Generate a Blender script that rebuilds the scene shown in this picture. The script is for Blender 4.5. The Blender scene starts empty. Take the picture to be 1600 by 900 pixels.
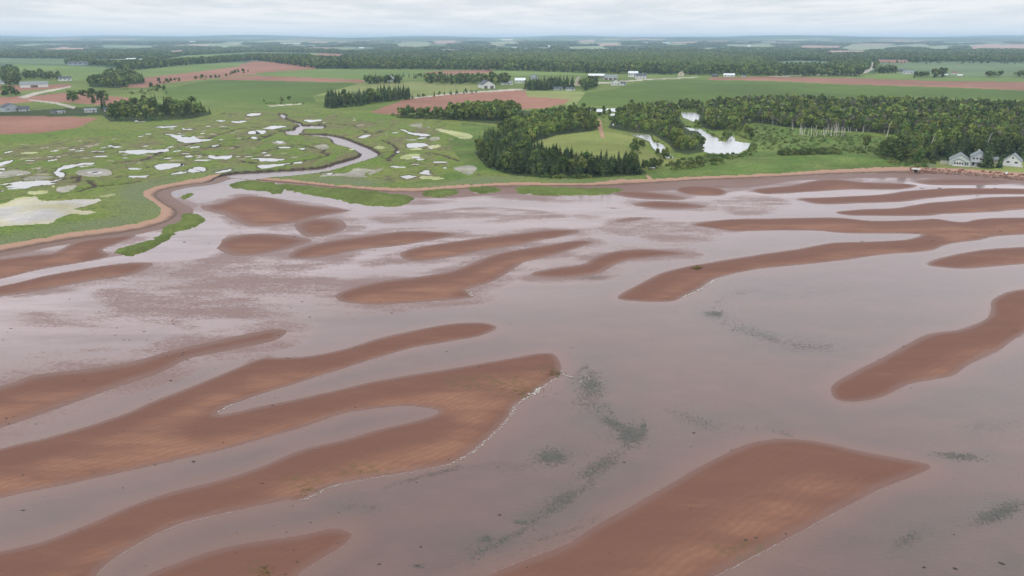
import bpy, bmesh, math, random
import numpy as np
from mathutils import Vector, Matrix

random.seed(7); RNG = np.random.default_rng(7)
scene = bpy.context.scene
COL = scene.collection

# ------------------------------------------------------------------ camera
H = 60.0; F = 1121.0; HOR = 61.0
PITCH = math.atan((450 - HOR) / F)
cp, sp = math.cos(PITCH), math.sin(PITCH)
cam_d = bpy.data.cameras.new("camera"); cam = bpy.data.objects.new("camera", cam_d); COL.objects.link(cam)
cam.location = (0, 0, H); cam.rotation_euler = (math.pi / 2 - PITCH, 0, 0)
cam_d.sensor_width = 36; cam_d.lens = 36 * F / 1600; cam_d.clip_start = 0.5; cam_d.clip_end = 90000
scene.camera = cam
scene.view_settings.view_transform = 'Standard'; scene.view_settings.look = 'None'
scene.view_settings.exposure = 0.0; scene.view_settings.gamma = 1.0
scene.cycles.volume_bounces = 1; scene.cycles.transparent_max_bounces = 12
scene.cycles.max_bounces = 6

# ------------------------------------------------------------------ light
SUN_EL, SUN_AZ = math.radians(50), math.radians(200)     # azimuth clockwise from +Y
sun_d = bpy.data.lights.new("sun", 'SUN'); sun = bpy.data.objects.new("sun", sun_d); COL.objects.link(sun)
sun_d.energy = 0.8; sun_d.angle = math.radians(22); sun_d.color = (1, .96, .9)
sdir = Vector((math.sin(SUN_AZ) * math.cos(SUN_EL), math.cos(SUN_AZ) * math.cos(SUN_EL), math.sin(SUN_EL)))
sun.rotation_euler = sdir.to_track_quat('Z', 'Y').to_euler()
sun.location = (0, 0, 300)

# ------------------------------------------------------------------ node helper
class G:
    def __init__(s, tree):
        s.t = tree; s.t.nodes.clear()
    def n(s, typ, ins=None, **props):
        nd = s.t.nodes.new(typ)
        for k, v in props.items(): setattr(nd, k, v)
        for k, v in (ins or {}).items(): s.set(nd.inputs[k], v)
        return nd
    def set(s, sock, v):
        if isinstance(v, bpy.types.NodeSocket): s.t.links.new(v, sock)
        elif isinstance(v, bpy.types.Node): s.t.links.new(v.outputs[0], sock)
        else:
            if isinstance(v, tuple) and len(v) == 3 and sock.type == 'RGBA': v = (*v, 1)
            sock.default_value = v
    def math(s, op, a, b=0.0, c=0.0, clamp=False):
        return s.n('ShaderNodeMath', {0: a, 1: b, 2: c}, operation=op, use_clamp=clamp).outputs[0]
    def mix(s, f, a, b, blend='MIX'):
        nd = s.n('ShaderNodeMix', data_type='RGBA', blend_type=blend)
        s.set(nd.inputs[0], f); s.set(nd.inputs[6], a); s.set(nd.inputs[7], b)
        return nd.outputs[2]
    def step(s, v, a, b, lo=0.0, hi=1.0):
        return s.n('ShaderNodeMapRange', {0: v, 1: a, 2: b, 3: lo, 4: hi}, interpolation_type='SMOOTHSTEP').outputs[0]
    def noise(s, vec, scale, detail=4, rough=.55, out=0, dist=0.0):
        return s.n('ShaderNodeTexNoise', {'Vector': vec, 'Scale': scale, 'Detail': detail, 'Roughness': rough, 'Distortion': dist}).outputs[out]
    def mapv(s, vec, scale=(1, 1, 1), rot=(0, 0, 0)):
        return s.n('ShaderNodeMapping', {'Vector': vec, 'Scale': scale, 'Rotation': rot}).outputs[0]
    def attr(s, name):
        return s.n('ShaderNodeAttribute', attribute_name=name).outputs['Fac']

# ------------------------------------------------------------------ world: pale overcast
w = bpy.data.worlds.new("World"); scene.world = w; w.use_nodes = True
g = G(w.node_tree)
sky = g.n('ShaderNodeTexSky', sky_type='NISHITA', sun_disc=False, sun_elevation=SUN_EL, sun_rotation=SUN_AZ)
b1 = g.n('ShaderNodeBackground', {0: sky.outputs[0], 1: 0.08})
tc = g.n('ShaderNodeTexCoord').outputs['Generated']
sep = g.n('ShaderNodeSeparateXYZ', {0: tc})
zc = g.math('MAXIMUM', sep.outputs[2], 0.0)
zz = g.math('ADD', zc, 0.05)
pv = g.n('ShaderNodeCombineXYZ', {0: g.math('DIVIDE', sep.outputs[0], zz), 1: g.math('DIVIDE', sep.outputs[1], zz), 2: 0.0}).outputs[0]
n1 = g.noise(g.mapv(pv, (.9, .55, 1)), 1.0, 7, .6)
n2 = g.noise(g.mapv(pv, (.25, .2, 1)), 1.0, 3, .5)
cl = g.math('ADD', g.math('MULTIPLY', n1, .65), g.math('MULTIPLY', n2, .35))
lo = g.mix(g.step(cl, .38, .62), (.77, .81, .86), (.98, .99, 1.0))
hz = g.step(sep.outputs[2], 0.0, 0.035, 1.0, 0.0)
lo = g.mix(g.math('MULTIPLY', hz, .85), lo, (.90, .96, 1.02))
lum = g.math('MULTIPLY_ADD', g.step(sep.outputs[2], 0.04, 0.32), 0.7, 1.0)
b2 = g.n('ShaderNodeBackground', {0: lo, 1: lum})
mx = g.n('ShaderNodeMixShader', {0: 0.93, 1: b1.outputs[0], 2: b2.outputs[0]})
g.n('ShaderNodeOutputWorld', {0: mx.outputs[0]})

# ------------------------------------------------------------------ geometry of the view
def unproj(px, py, z=0.0):
    px = np.asarray(px, float); py = np.asarray(py, float)
    a = (px - 800) / F; b = (py - 450) / F
    dy = cp - b * sp; dz = -sp - b * cp
    t = (z - H) / dz
    return a * t, dy * t
def proj(x, y, z):
    dz = z - H; d = y * cp - dz * sp; u = y * sp + dz * cp
    return 800 + F * x / d, 450 - F * u / d

def wob(x, y, seed, wl, n=9):
    r = np.random.default_rng(seed); o = np.zeros_like(x)
    for i in range(n):
        a = r.uniform(0, 6.283); k = 6.283 / (wl * r.uniform(.45, 1.9)); ph = r.uniform(0, 6.283)
        o = o + np.sin((x * math.cos(a) + y * math.sin(a)) * k + ph)
    return o / math.sqrt(n)
def sm(v, a, b):
    t = np.clip((v - a) / (b - a), 0, 1); return t * t * (3 - 2 * t)
def base_h(x, y):
    x = np.asarray(x, float); y = np.asarray(y, float)
    h = 0.9 + 5.0 * sm(y, 520, 1600) + sm(y, 900, 1800) * wob(x, y, 3, 900) * .8
    h = h + sm(y, 3500, 12000) * 80 + sm(y, 2500, 6000) * wob(x, y, 5, 3200) * 4.0 + sm(y, 7000, 13000) * wob(x, y, 8, 4200) * 24
    h = h - 62 * sm(y, 14500, 23000) * .6
    return h
def hit(px, py):
    z = 0.9
    for _ in range(12):
        x, y = unproj(px, py, z); z = .5 * z + .5 * float(base_h(x, y))
    x, y = unproj(px, py, z)
    return float(x), float(y), float(base_h(x, y))

def smooth(P, k=4, closed=True):
    P = np.asarray(P, float); n = len(P); out = []
    rng = range(n) if closed else range(n - 1)
    for i in rng:
        if closed: p0, p1, p2, p3 = P[(i - 1) % n], P[i], P[(i + 1) % n], P[(i + 2) % n]
        else: p0, p1, p2, p3 = P[max(i - 1, 0)], P[i], P[i + 1], P[min(i + 2, n - 1)]
        for j in range(k):
            t = j / k
            out.append(.5 * ((2 * p1) + (p2 - p0) * t + (2 * p0 - 5 * p1 + 4 * p2 - p3) * t * t + (3 * p1 - p0 - 3 * p2 + p3) * t ** 3))
    if not closed: out.append(P[-1])
    return np.array(out)
def toworld(P, z=0.0):
    x, y = unproj(P[:, 0], P[:, 1], z); return np.stack([x, y], 1)
def pip(P, X, Y):
    ins = np.zeros(X.shape, bool)
    m = (X >= P[:, 0].min()) & (X <= P[:, 0].max()) & (Y >= P[:, 1].min()) & (Y <= P[:, 1].max())
    idx = np.nonzero(m)[0]
    if len(idx) == 0: return ins
    x = X[idx]; y = Y[idx]; r = np.zeros(len(idx), bool); n = len(P)
    for i in range(n):
        x1, y1 = P[i]; x2, y2 = P[(i + 1) % n]
        if y1 == y2: continue
        c = (y1 > y) != (y2 > y)
        r ^= c & (x < (x2 - x1) * (y - y1) / (y2 - y1) + x1)
    ins[idx] = r
    return ins
def segdist(P, x, y, closed=True):
    d = np.full(x.shape, 1e12, np.float32); n = len(P)
    x = x.astype(np.float32); y = y.astype(np.float32)
    for i in range(n if closed else n - 1):
        x1, y1 = P[i]; x2, y2 = P[(i + 1) % n]; dx, dy = x2 - x1, y2 - y1; L = dx * dx + dy * dy + 1e-9
        t = np.clip(((x - np.float32(x1)) * np.float32(dx / L) + (y - np.float32(y1)) * np.float32(dy / L)), 0, 1)
        ex = x - np.float32(x1) - t * np.float32(dx); ey = y - np.float32(y1) - t * np.float32(dy)
        d = np.minimum(d, ex * ex + ey * ey)
    return np.sqrt(d)
def sdf(P, X, Y, margin=30.0, closed=True):
    d = np.full(X.shape, -1e3, np.float32)
    m = (X >= P[:, 0].min() - margin) & (X <= P[:, 0].max() + margin) & (Y >= P[:, 1].min() - margin) & (Y <= P[:, 1].max() + margin)
    idx = np.nonzero(m)[0]
    if len(idx) == 0: return d
    x = X[idx]; y = Y[idx]; dd = segdist(P, x, y, closed)
    s = np.where(pip(P, x, y), 1, -1) if closed else -1
    d[idx] = dd * s
    return d

# ------------------------------------------------------------------ tags
def tag(o, label=None, cat=None, group=None, kind=None):
    if label: o['label'] = label
    if cat: o['category'] = cat
    if group: o['group'] = group
    if kind: o['kind'] = kind
    return o
def grid_mesh(name, co, quads, mat, attrs=None, smooth_=True):
    used = np.unique(quads); rm = np.full(len(co), -1, np.int64); rm[used] = np.arange(len(used))
    q = rm[quads]; v = co[used]
    me = bpy.data.meshes.new(name)
    me.vertices.add(len(v)); me.vertices.foreach_set('co', v.astype(np.float32).ravel())
    me.loops.add(q.size); me.loops.foreach_set('vertex_index', q.astype(np.int32).ravel())
    me.polygons.add(len(q)); me.polygons.foreach_set('loop_start', (np.arange(len(q)) * 4).astype(np.int32))
    me.polygons.foreach_set('loop_total', np.full(len(q), 4, np.int32))
    me.polygons.foreach_set('use_smooth', np.full(len(q), smooth_, bool))
    for k, a in (attrs or {}).items():
        at = me.attributes.new(k, 'FLOAT', 'POINT'); at.data.foreach_set('value', a[used].astype(np.float32))
    me.update(); me.materials.append(mat)
    o = bpy.data.objects.new(name, me); COL.objects.link(o)
    return o

# ------------------------------------------------------------------ materials of the ground
def out(g, sh): g.n('ShaderNodeOutputMaterial', {0: sh})
def newmat(name):
    m = bpy.data.materials.new(name); m.use_nodes = True
    return m, G(m.node_tree)
def bump(g, h, strength=.4, dist=.1):
    return g.n('ShaderNodeBump', {'Height': h, 'Strength': strength, 'Distance': dist}).outputs[0]
def ground_mat(name, a, b, c=None, s1=.02, s2=.25, rough=.95, rows=None, fine=1.6, amt=.35, spec=.1):
    m, g = newmat(name)
    p = g.n('ShaderNodeNewGeometry').outputs['Position']
    n1 = g.step(g.noise(p, s1, 5, .6), .36, .64); n2 = g.step(g.noise(p, s2, 4, .6), .32, .68)
    col = g.mix(n1, a, b)
    col = g.mix(g.math('MULTIPLY', n2, .55), col, c or b)
    if rows:
        ang, wd, st = rows
        wv = g.n('ShaderNodeTexWave', {'Vector': g.mapv(p, (1, 1, 1), (0, 0, math.radians(ang))), 'Scale': .314 / wd, 'Distortion': .5, 'Detail': 2.0, 'Detail Scale': .05})
        col = g.mix(g.math('MULTIPLY', wv.outputs['Fac'], st), col, tuple(x * .6 for x in a))
    lv = g.noise(g.mapv(p, (1, 1, 1), (0, 0, .5)), s1 * .45, 5, .65)
    col = g.n('ShaderNodeHueSaturation', {'Color': col, 'Value': g.step(lv, .35, .65, .82, 1.18)}).outputs[0]
    f = g.noise(p, fine, 3, .6)
    col = g.mix(amt, col, g.n('ShaderNodeHueSaturation', {'Color': col, 'Value': g.step(f, .3, .7, .35, 1.65)}).outputs[0])
    bs = g.n('ShaderNodeBsdfPrincipled', {'Base Color': col, 'Roughness': rough, 'Specular IOR Level': spec, 'Normal': bump(g, f, .5, .3)})
    out(g, bs.outputs[0]); return m

def marsh_mat():
    m, g = newmat('salt_marsh')
    p = g.n('ShaderNodeNewGeometry').outputs['Position']
    gc = g.mix(g.step(g.noise(p, .012, 5, .6), .38, .62), (.112, .168, .027), (.155, .182, .044))
    br = g.step(g.noise(g.mapv(p, (1, .45, 1)), .06, 8, .75), .46, .59)
    gc = g.mix(g.math('MULTIPLY', br, g.step(g.attr('inner'), .1, 1., 0, .9)), gc, (.15, .122, .068))
    mid = g.noise(p, .35, 5, .65)
    gc = g.mix(g.step(mid, .50, .66, 0, .75), gc, (.050, .080, .022))
    gc = g.mix(g.step(g.noise(g.mapv(p, (1, .5, 1)), .15, 6, .75), .56, .64, 0, .7), gc, (.075, .062, .040))
    gc = g.mix(g.step(mid, .42, .28, 0, .5), gc, (.17, .165, .10))
    gc = g.mix(g.attr('dune'), gc, (.125, .150, .075))
    gc = g.mix(g.attr('mud'), gc, (.050, .036, .028))
    gc = g.mix(g.attr('pale'), gc, (.30, .25, .20))
    f = g.noise(p, 1.3, 4, .65)
    gc = g.mix(.45, gc, g.n('ShaderNodeHueSaturation', {'Color': gc, 'Value': g.step(f, .3, .7, .3, 1.7)}).outputs[0])
    bs = g.n('ShaderNodeBsdfPrincipled', {'Base Color': gc, 'Roughness': .9, 'Specular IOR Level': .1, 'Normal': bump(g, f, .6, .4)})
    out(g, bs.outputs[0]); return m

def beach_mat():
    m, g = newmat('beach_sand')
    ge = g.n('ShaderNodeNewGeometry'); p = ge.outputs['Position']
    z = g.n('ShaderNodeSeparateXYZ', {0: p}).outputs[2]
    nz = g.noise(p, .25, 4, .6)
    zz = g.math('ADD', z, g.math('MULTIPLY', g.math('SUBTRACT', nz, .5), .5))
    col = g.mix(g.step(zz, .12, .52), (.115, .072, .055), (.33, .20, .14))
    col = g.mix(g.step(g.noise(p, 2.5, 4, .7), .55, .75, 0, .6), col, (.09, .06, .05))
    bs = g.n('ShaderNodeBsdfPrincipled', {'Base Color': col, 'Roughness': .85, 'Specular IOR Level': .2, 'Normal': bump(g, nz, .4, .3)})
    out(g, bs.outputs[0]); return m

def flat_mat():
    m, g = newmat('tidal_sand')
    ge = g.n('ShaderNodeNewGeometry'); p = ge.outputs['Position']
    z = g.n('ShaderNodeSeparateXYZ', {0: p}).outputs[2]
    big = g.noise(g.mapv(p, (.5, 1, 1), (0, 0, .35)), .06, 4, .6)
    zz = g.math('ADD', z, g.math('MULTIPLY', g.math('SUBTRACT', big, .5), .10))
    wet = g.step(zz, .0, .13, 1, 0)
    dry = g.step(g.attr('dry'), .1, 1.0)
    col = g.mix(dry, (.154, .070, .047), (.240, .118, .074))
    stk = g.noise(g.mapv(p, (.35, 1.5, 1), (0, 0, .4)), .16, 6, .65)
    col = g.mix(g.step(stk, .4, .62, 0, .6), col, (.135, .060, .042))
    col = g.mix(g.step(stk, .42, .3, 0, .2), col, (.29, .155, .10))
    col = g.mix(g.math('MULTIPLY', wet, .5), col, (.132, .066, .050))
    fine = g.noise(p, 1.1, 5, .7)
    col = g.mix(g.step(fine, .35, .65, .0, .22), col, (.12, .07, .055))
    weed = g.math('MULTIPLY', g.attr('weed'), g.step(g.noise(p, .8, 5, .7), .45, .62))
    col = g.mix(g.math('MULTIPLY', weed, .55), col, (.085, .075, .022))
    # sand ripples: low crests across the bars
    wv = g.n('ShaderNodeTexWave', {'Vector': g.mapv(p, (1, 1, 1), (0, 0, .9)), 'Scale': .28, 'Distortion': 7.0, 'Detail': 3.0, 'Detail Scale': .6}).outputs['Fac']
    col = g.mix(g.math('MULTIPLY', wv, .22), col, (.12, .06, .045))
    bmp = bump(g, g.math('ADD', g.math('MULTIPLY', wv, .6), fine), .35, .12)
    rough = g.step(wet, 0, 1, .85, .55)
    bs = g.n('ShaderNodeBsdfPrincipled', {'Base Color': col, 'Roughness': rough, 'Specular IOR Level': g.step(wet, 0, 1, .2, .35), 'Normal': bmp})
    out(g, bs.outputs[0]); return m

def water_mat(name, body=(.120, .068, .056), green=(.060, .058, .046), ior=1.52, ripple=1.0, sea=True, alpha=1.0):
    m, g = newmat(name)
    p = g.n('ShaderNodeNewGeometry').outputs['Position']
    r1 = g.noise(g.mapv(p, (1.0, 2.2, 1), (0, 0, .5)), 1.1, 4, .6)
    r2 = g.noise(g.mapv(p, (1, 1.6, 1), (0, 0, -.4)), .12, 3, .5)
    nrm = bump(g, r1, g.math('MULTIPLY_ADD', g.attr('calm_sheen'), -.2, .24) if sea else .22 * ripple, .12)
    if sea:
        dep = g.attr('depth'); semi = g.attr('semi')
        sn = g.noise(g.mapv(p, (.8, 1.5, 1), (0, 0, .3)), 1.1, 6, .8)
        lim = g.math('MULTIPLY', g.math('ADD', g.math('MULTIPLY', g.math('SUBTRACT', sn, .5), 2.0), g.math('MULTIPLY', g.math('SUBTRACT', g.noise(g.mapv(p, (.55, 1.5, 1), (0, 0, .35)), .06, 6, .7), .455), 2.4)), g.math('MULTIPLY', semi, .42))
        cov = g.step(g.math('SUBTRACT', dep, lim), g.math('MULTIPLY_ADD', semi, -.07, -.003), g.math('MULTIPLY_ADD', semi, .10, -.001))
        turb = 1.0
        body_c = g.mix(g.math('MULTIPLY', g.attr('tint'), g.step(g.noise(g.mapv(p, (.7, 1, 1), (0, 0, .4)), .09, 6, .65), .3, .65, .45, 1)), body, green)
        body_c = g.mix(g.step(r2, .3, .7, 0, .45), body_c, tuple(c * 1.3 for c in body))
        r3 = g.noise(g.mapv(p, (.5, 1.6, 1), (0, 0, .45)), .035, 6, .65)
        body_c = g.mix(g.step(r3, .35, .6, .45, 0), body_c, (.085, .062, .052))
        rp = g.n('ShaderNodeTexWave', {'Vector': g.mapv(p, (1, 1, 1), (0, 0, -.9)), 'Scale': .9, 'Distortion': 6.0, 'Detail': 4.0, 'Detail Scale': 1.2}).outputs['Fac']
        body_c = g.mix(g.math('MULTIPLY', rp, .16), body_c, (.05, .035, .03))
        body_c = g.mix(g.step(r1, .35, .65, .0, .16), body_c, (.08, .06, .055))
        body_c = g.mix(g.step(dep, .0, .14, .3, 1), (.150, .080, .060), body_c)
        body_c = g.mix(g.math('MULTIPLY', g.attr('calm_sheen'), g.step(g.noise(g.mapv(p, (.4, 1.7, 1), (0, 0, .42)), .05, 7, .7), .34, .58, .25, .95)), body_c, (.29, .215, .215))  # bright sky reflection of the still film, painted into a paler body colour
    else:
        turb = alpha; body_c = g.mix(g.step(r2, .3, .7), body, tuple(c * 1.2 for c in body)); cov = 1.0
    dif = g.n('ShaderNodeBsdfDiffuse', {0: body_c, 2: nrm})
    tr = g.n('ShaderNodeBsdfTransparent')
    bd = g.n('ShaderNodeMixShader', {0: turb, 1: tr.outputs[0], 2: dif.outputs[0]})
    gl = g.n('ShaderNodeBsdfGlossy', {'Color': (1.0, .94, .955) if sea else (1, 1, 1), 'Roughness': g.math('MULTIPLY_ADD', g.attr('calm_sheen'), -.1, .16) if sea else .26, 'Normal': nrm})
    fr = g.n('ShaderNodeFresnel', {'IOR': ior, 'Normal': nrm}).outputs[0]
    wt = g.n('ShaderNodeMixShader', {0: fr, 1: bd.outputs[0], 2: gl.outputs[0]})
    if sea:
        mudc = g.mix(g.step(g.noise(p, 1.6, 4, .7), .35, .65), (.135, .072, .060), (.185, .108, .096))
        mud = g.n('ShaderNodeBsdfPrincipled', {'Base Color': mudc, 'Roughness': .5, 'Specular IOR Level': .4, 'Normal': nrm})
        fin = g.n('ShaderNodeMixShader', {0: cov, 1: mud.outputs[0], 2: wt.outputs[0]})
    else: fin = wt
    out(g, fin.outputs[0]); return m

M = {}
M['marsh'] = marsh_mat(); M['beach'] = beach_mat(); M['flat'] = flat_mat()
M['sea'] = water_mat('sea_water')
M['creek'] = water_mat('pool_water', body=(.22, .20, .19), ior=1.9, ripple=.6, sea=False)
M['fresh'] = water_mat('pond_water', body=(.26, .27, .275), ior=2.3, ripple=.5, sea=False)
M['panne'] = ground_mat('salt_panne', (.42, .40, .38), (.40, .37, .13), (.36, .33, .33), .05, .2, .7, amt=.2)
M['ypanne'] = ground_mat('algae_panne', (.33, .35, .15), (.38, .37, .22), (.26, .29, .12), .1, .3, .8, amt=.2)
M['gpanne'] = ground_mat('grey_panne', (.26, .235, .20), (.19, .19, .12), (.34, .32, .29), .06, .3, .8, amt=.3)
M['meadow'] = ground_mat('meadow_grass', (.112, .158, .036), (.145, .175, .048), (.085, .13, .028), .02, .3)
M['clearing'] = ground_mat('clearing_grass', (.175, .205, .055), (.20, .205, .07), (.135, .175, .042), .03, .35, amt=.25)
M['reed'] = ground_mat('reed_green', (.090, .148, .028), (.13, .165, .045), (.055, .098, .022), .05, .35, amt=.5)
M['cord'] = ground_mat('cordgrass', (.090, .125, .026), (.12, .145, .038), (.06, .085, .020), .12, .9, amt=.45)
M['duneg'] = ground_mat('dune_grass', (.12, .20, .12), (.15, .21, .12), (.10, .16, .07), .08, .6, amt=.4)
M['floor'] = ground_mat('wood_floor', (.035, .052, .018), (.05, .07, .022), (.03, .04, .016), .05, .4, amt=.4)
M['crop'] = ground_mat('crop_green', (.084, .130, .026), (.098, .145, .030), (.072, .115, .024), .008, .1, rows=(70, 16, .34), amt=.2)
M['lcrop'] = ground_mat('light_crop', (.13, .19, .052), (.145, .205, .058), (.12, .17, .05), .006, .08, rows=(80, 18, .22), amt=.15)
M['hay'] = ground_mat('hay_grass', (.19, .22, .075), (.22, .23, .085), (.16, .20, .065), .01, .1, rows=(75, 16, .24), amt=.2)
M['gcrop'] = ground_mat('grey_green_crop', (.12, .17, .085), (.14, .185, .095), (.11, .155, .075), .006, .05, rows=(85, 16, .15), amt=.15)
M['plough'] = ground_mat('red_soil', (.27, .135, .096), (.24, .118, .082), (.30, .16, .115), .008, .12, rows=(72, 11, .36), amt=.2)
M['track'] = ground_mat('dirt_track', (.38, .23, .16), (.33, .19, .13), (.28, .2, .12), .05, .5, amt=.3)
M['road'] = ground_mat('gravel_road', (.42, .38, .33), (.37, .33, .28), None, .05, .5, amt=.2)
M['far'] = ground_mat('far_woodland', (.046, .085, .042), (.068, .105, .048), (.036, .065, .036), .0012, .008, amt=.5, fine=.05)
M['fpink'] = ground_mat('far_red_soil', (.36, .24, .18), (.33, .22, .17), None, .001, .01, amt=.1, fine=.05)
M['fpale'] = ground_mat('far_pasture', (.18, .23, .12), (.24, .26, .15), None, .001, .01, amt=.15, fine=.05)
M['fpale2'] = ground_mat('far_grass', (.10, .15, .07), (.13, .18, .08), None, .001, .01, amt=.15, fine=.05)
M['fwhite'] = ground_mat('far_pale_field', (.45, .45, .36), (.42, .42, .34), None, .001, .01, amt=.1, fine=.05)

# ------------------------------------------------------------------ outlines (read off the photograph, then laid on the ground)
SHORE = [(-420,452),(-200,424),(0,394),(62,382),(125,372),(200,362),(250,350),(273,339),(276,328),(262,320),(246,308),(247,300),(262,295),(287,290),(325,285),(348,275),(360,277),
 (400,281),(470,287),(530,293),(600,299),(650,300),(700,297),(750,293),(800,291),(925,290),(1000,287),(1100,281),(1200,277),(1300,272),(1380,270),(1432,270),(1500,273),(1600,280),(1750,288),(2050,300)]
BEACH_UP = [(-420,440),(-200,413),(0,384),(45,376),(112,364),(175,356),(237,344),(252,331),(245,320),(225,306),(237,294),(275,286),(312,279),(342,272),(350,274),
 (400,277),(470,283),(530,289),(600,294),(650,294),(700,291),(750,288),(800,286),(925,286),(962,281),(1020,280),(1100,276),(1200,272),(1300,266),(1380,262),(1432,262),(1500,264),(1600,271),(1750,279),(2050,291)]
CREEK = [(447,207),(440,206),(463,203),(467,210),(507,211),(530,215),(550,222),(575,232),(586,238),(590,242),(580,248),(550,257),(520,266),(487,272),(450,276),(400,280),(372,284),(348,290),(300,300),(262,312),(252,306),
 (262,297),(287,291),(325,286),(345,276),(370,271),(400,269.5),(440,267),(475,265),(507,262),(530,255),(552,249),(565,244),(562,238),(547,231),(525,225),(519,217),(500,214),(463,211)]
UPCREEK = [(447,208),(462,203),(463,199),(470,196),(462,193),(456,190),(448,187),(442,184),(438,180),(440,178),(446,181),(444,185),(452,188),(460,191),(468,193),(473,197),(500,196),(506,199),(500,202),(474,202),(470,207),(460,212)]
ISLANDS = [
 [(355,281),(372,279),(400,283),(450,288),(520,294),(575,298),(610,302),(640,306),(645,312),(625,321),(597,322),(570,320),(540,315),(525,310),(490,305),(465,299),(445,297),(432,302),(410,298),(385,296),(360,291)],
 [(662,300),(680,297),(712,297),(710,304),(685,308),(664,306)],
 [(735,293),(755,292),(778,294),(776,300),(750,302),(736,298)],
 [(805,294),(830,291),(880,293),(930,294),(968,295),(965,300),(930,304),(870,305),(820,303)],
 [(278,298),(290,294),(299,299),(296,308),(286,311),(279,306)],
 [(182,390),(215,380),(245,372),(256,356),(280,346),(285,336),(300,333),(318,340),(316,348),(295,357),(275,362),(262,375),(230,391),(205,399),(190,397)],
]
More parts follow.
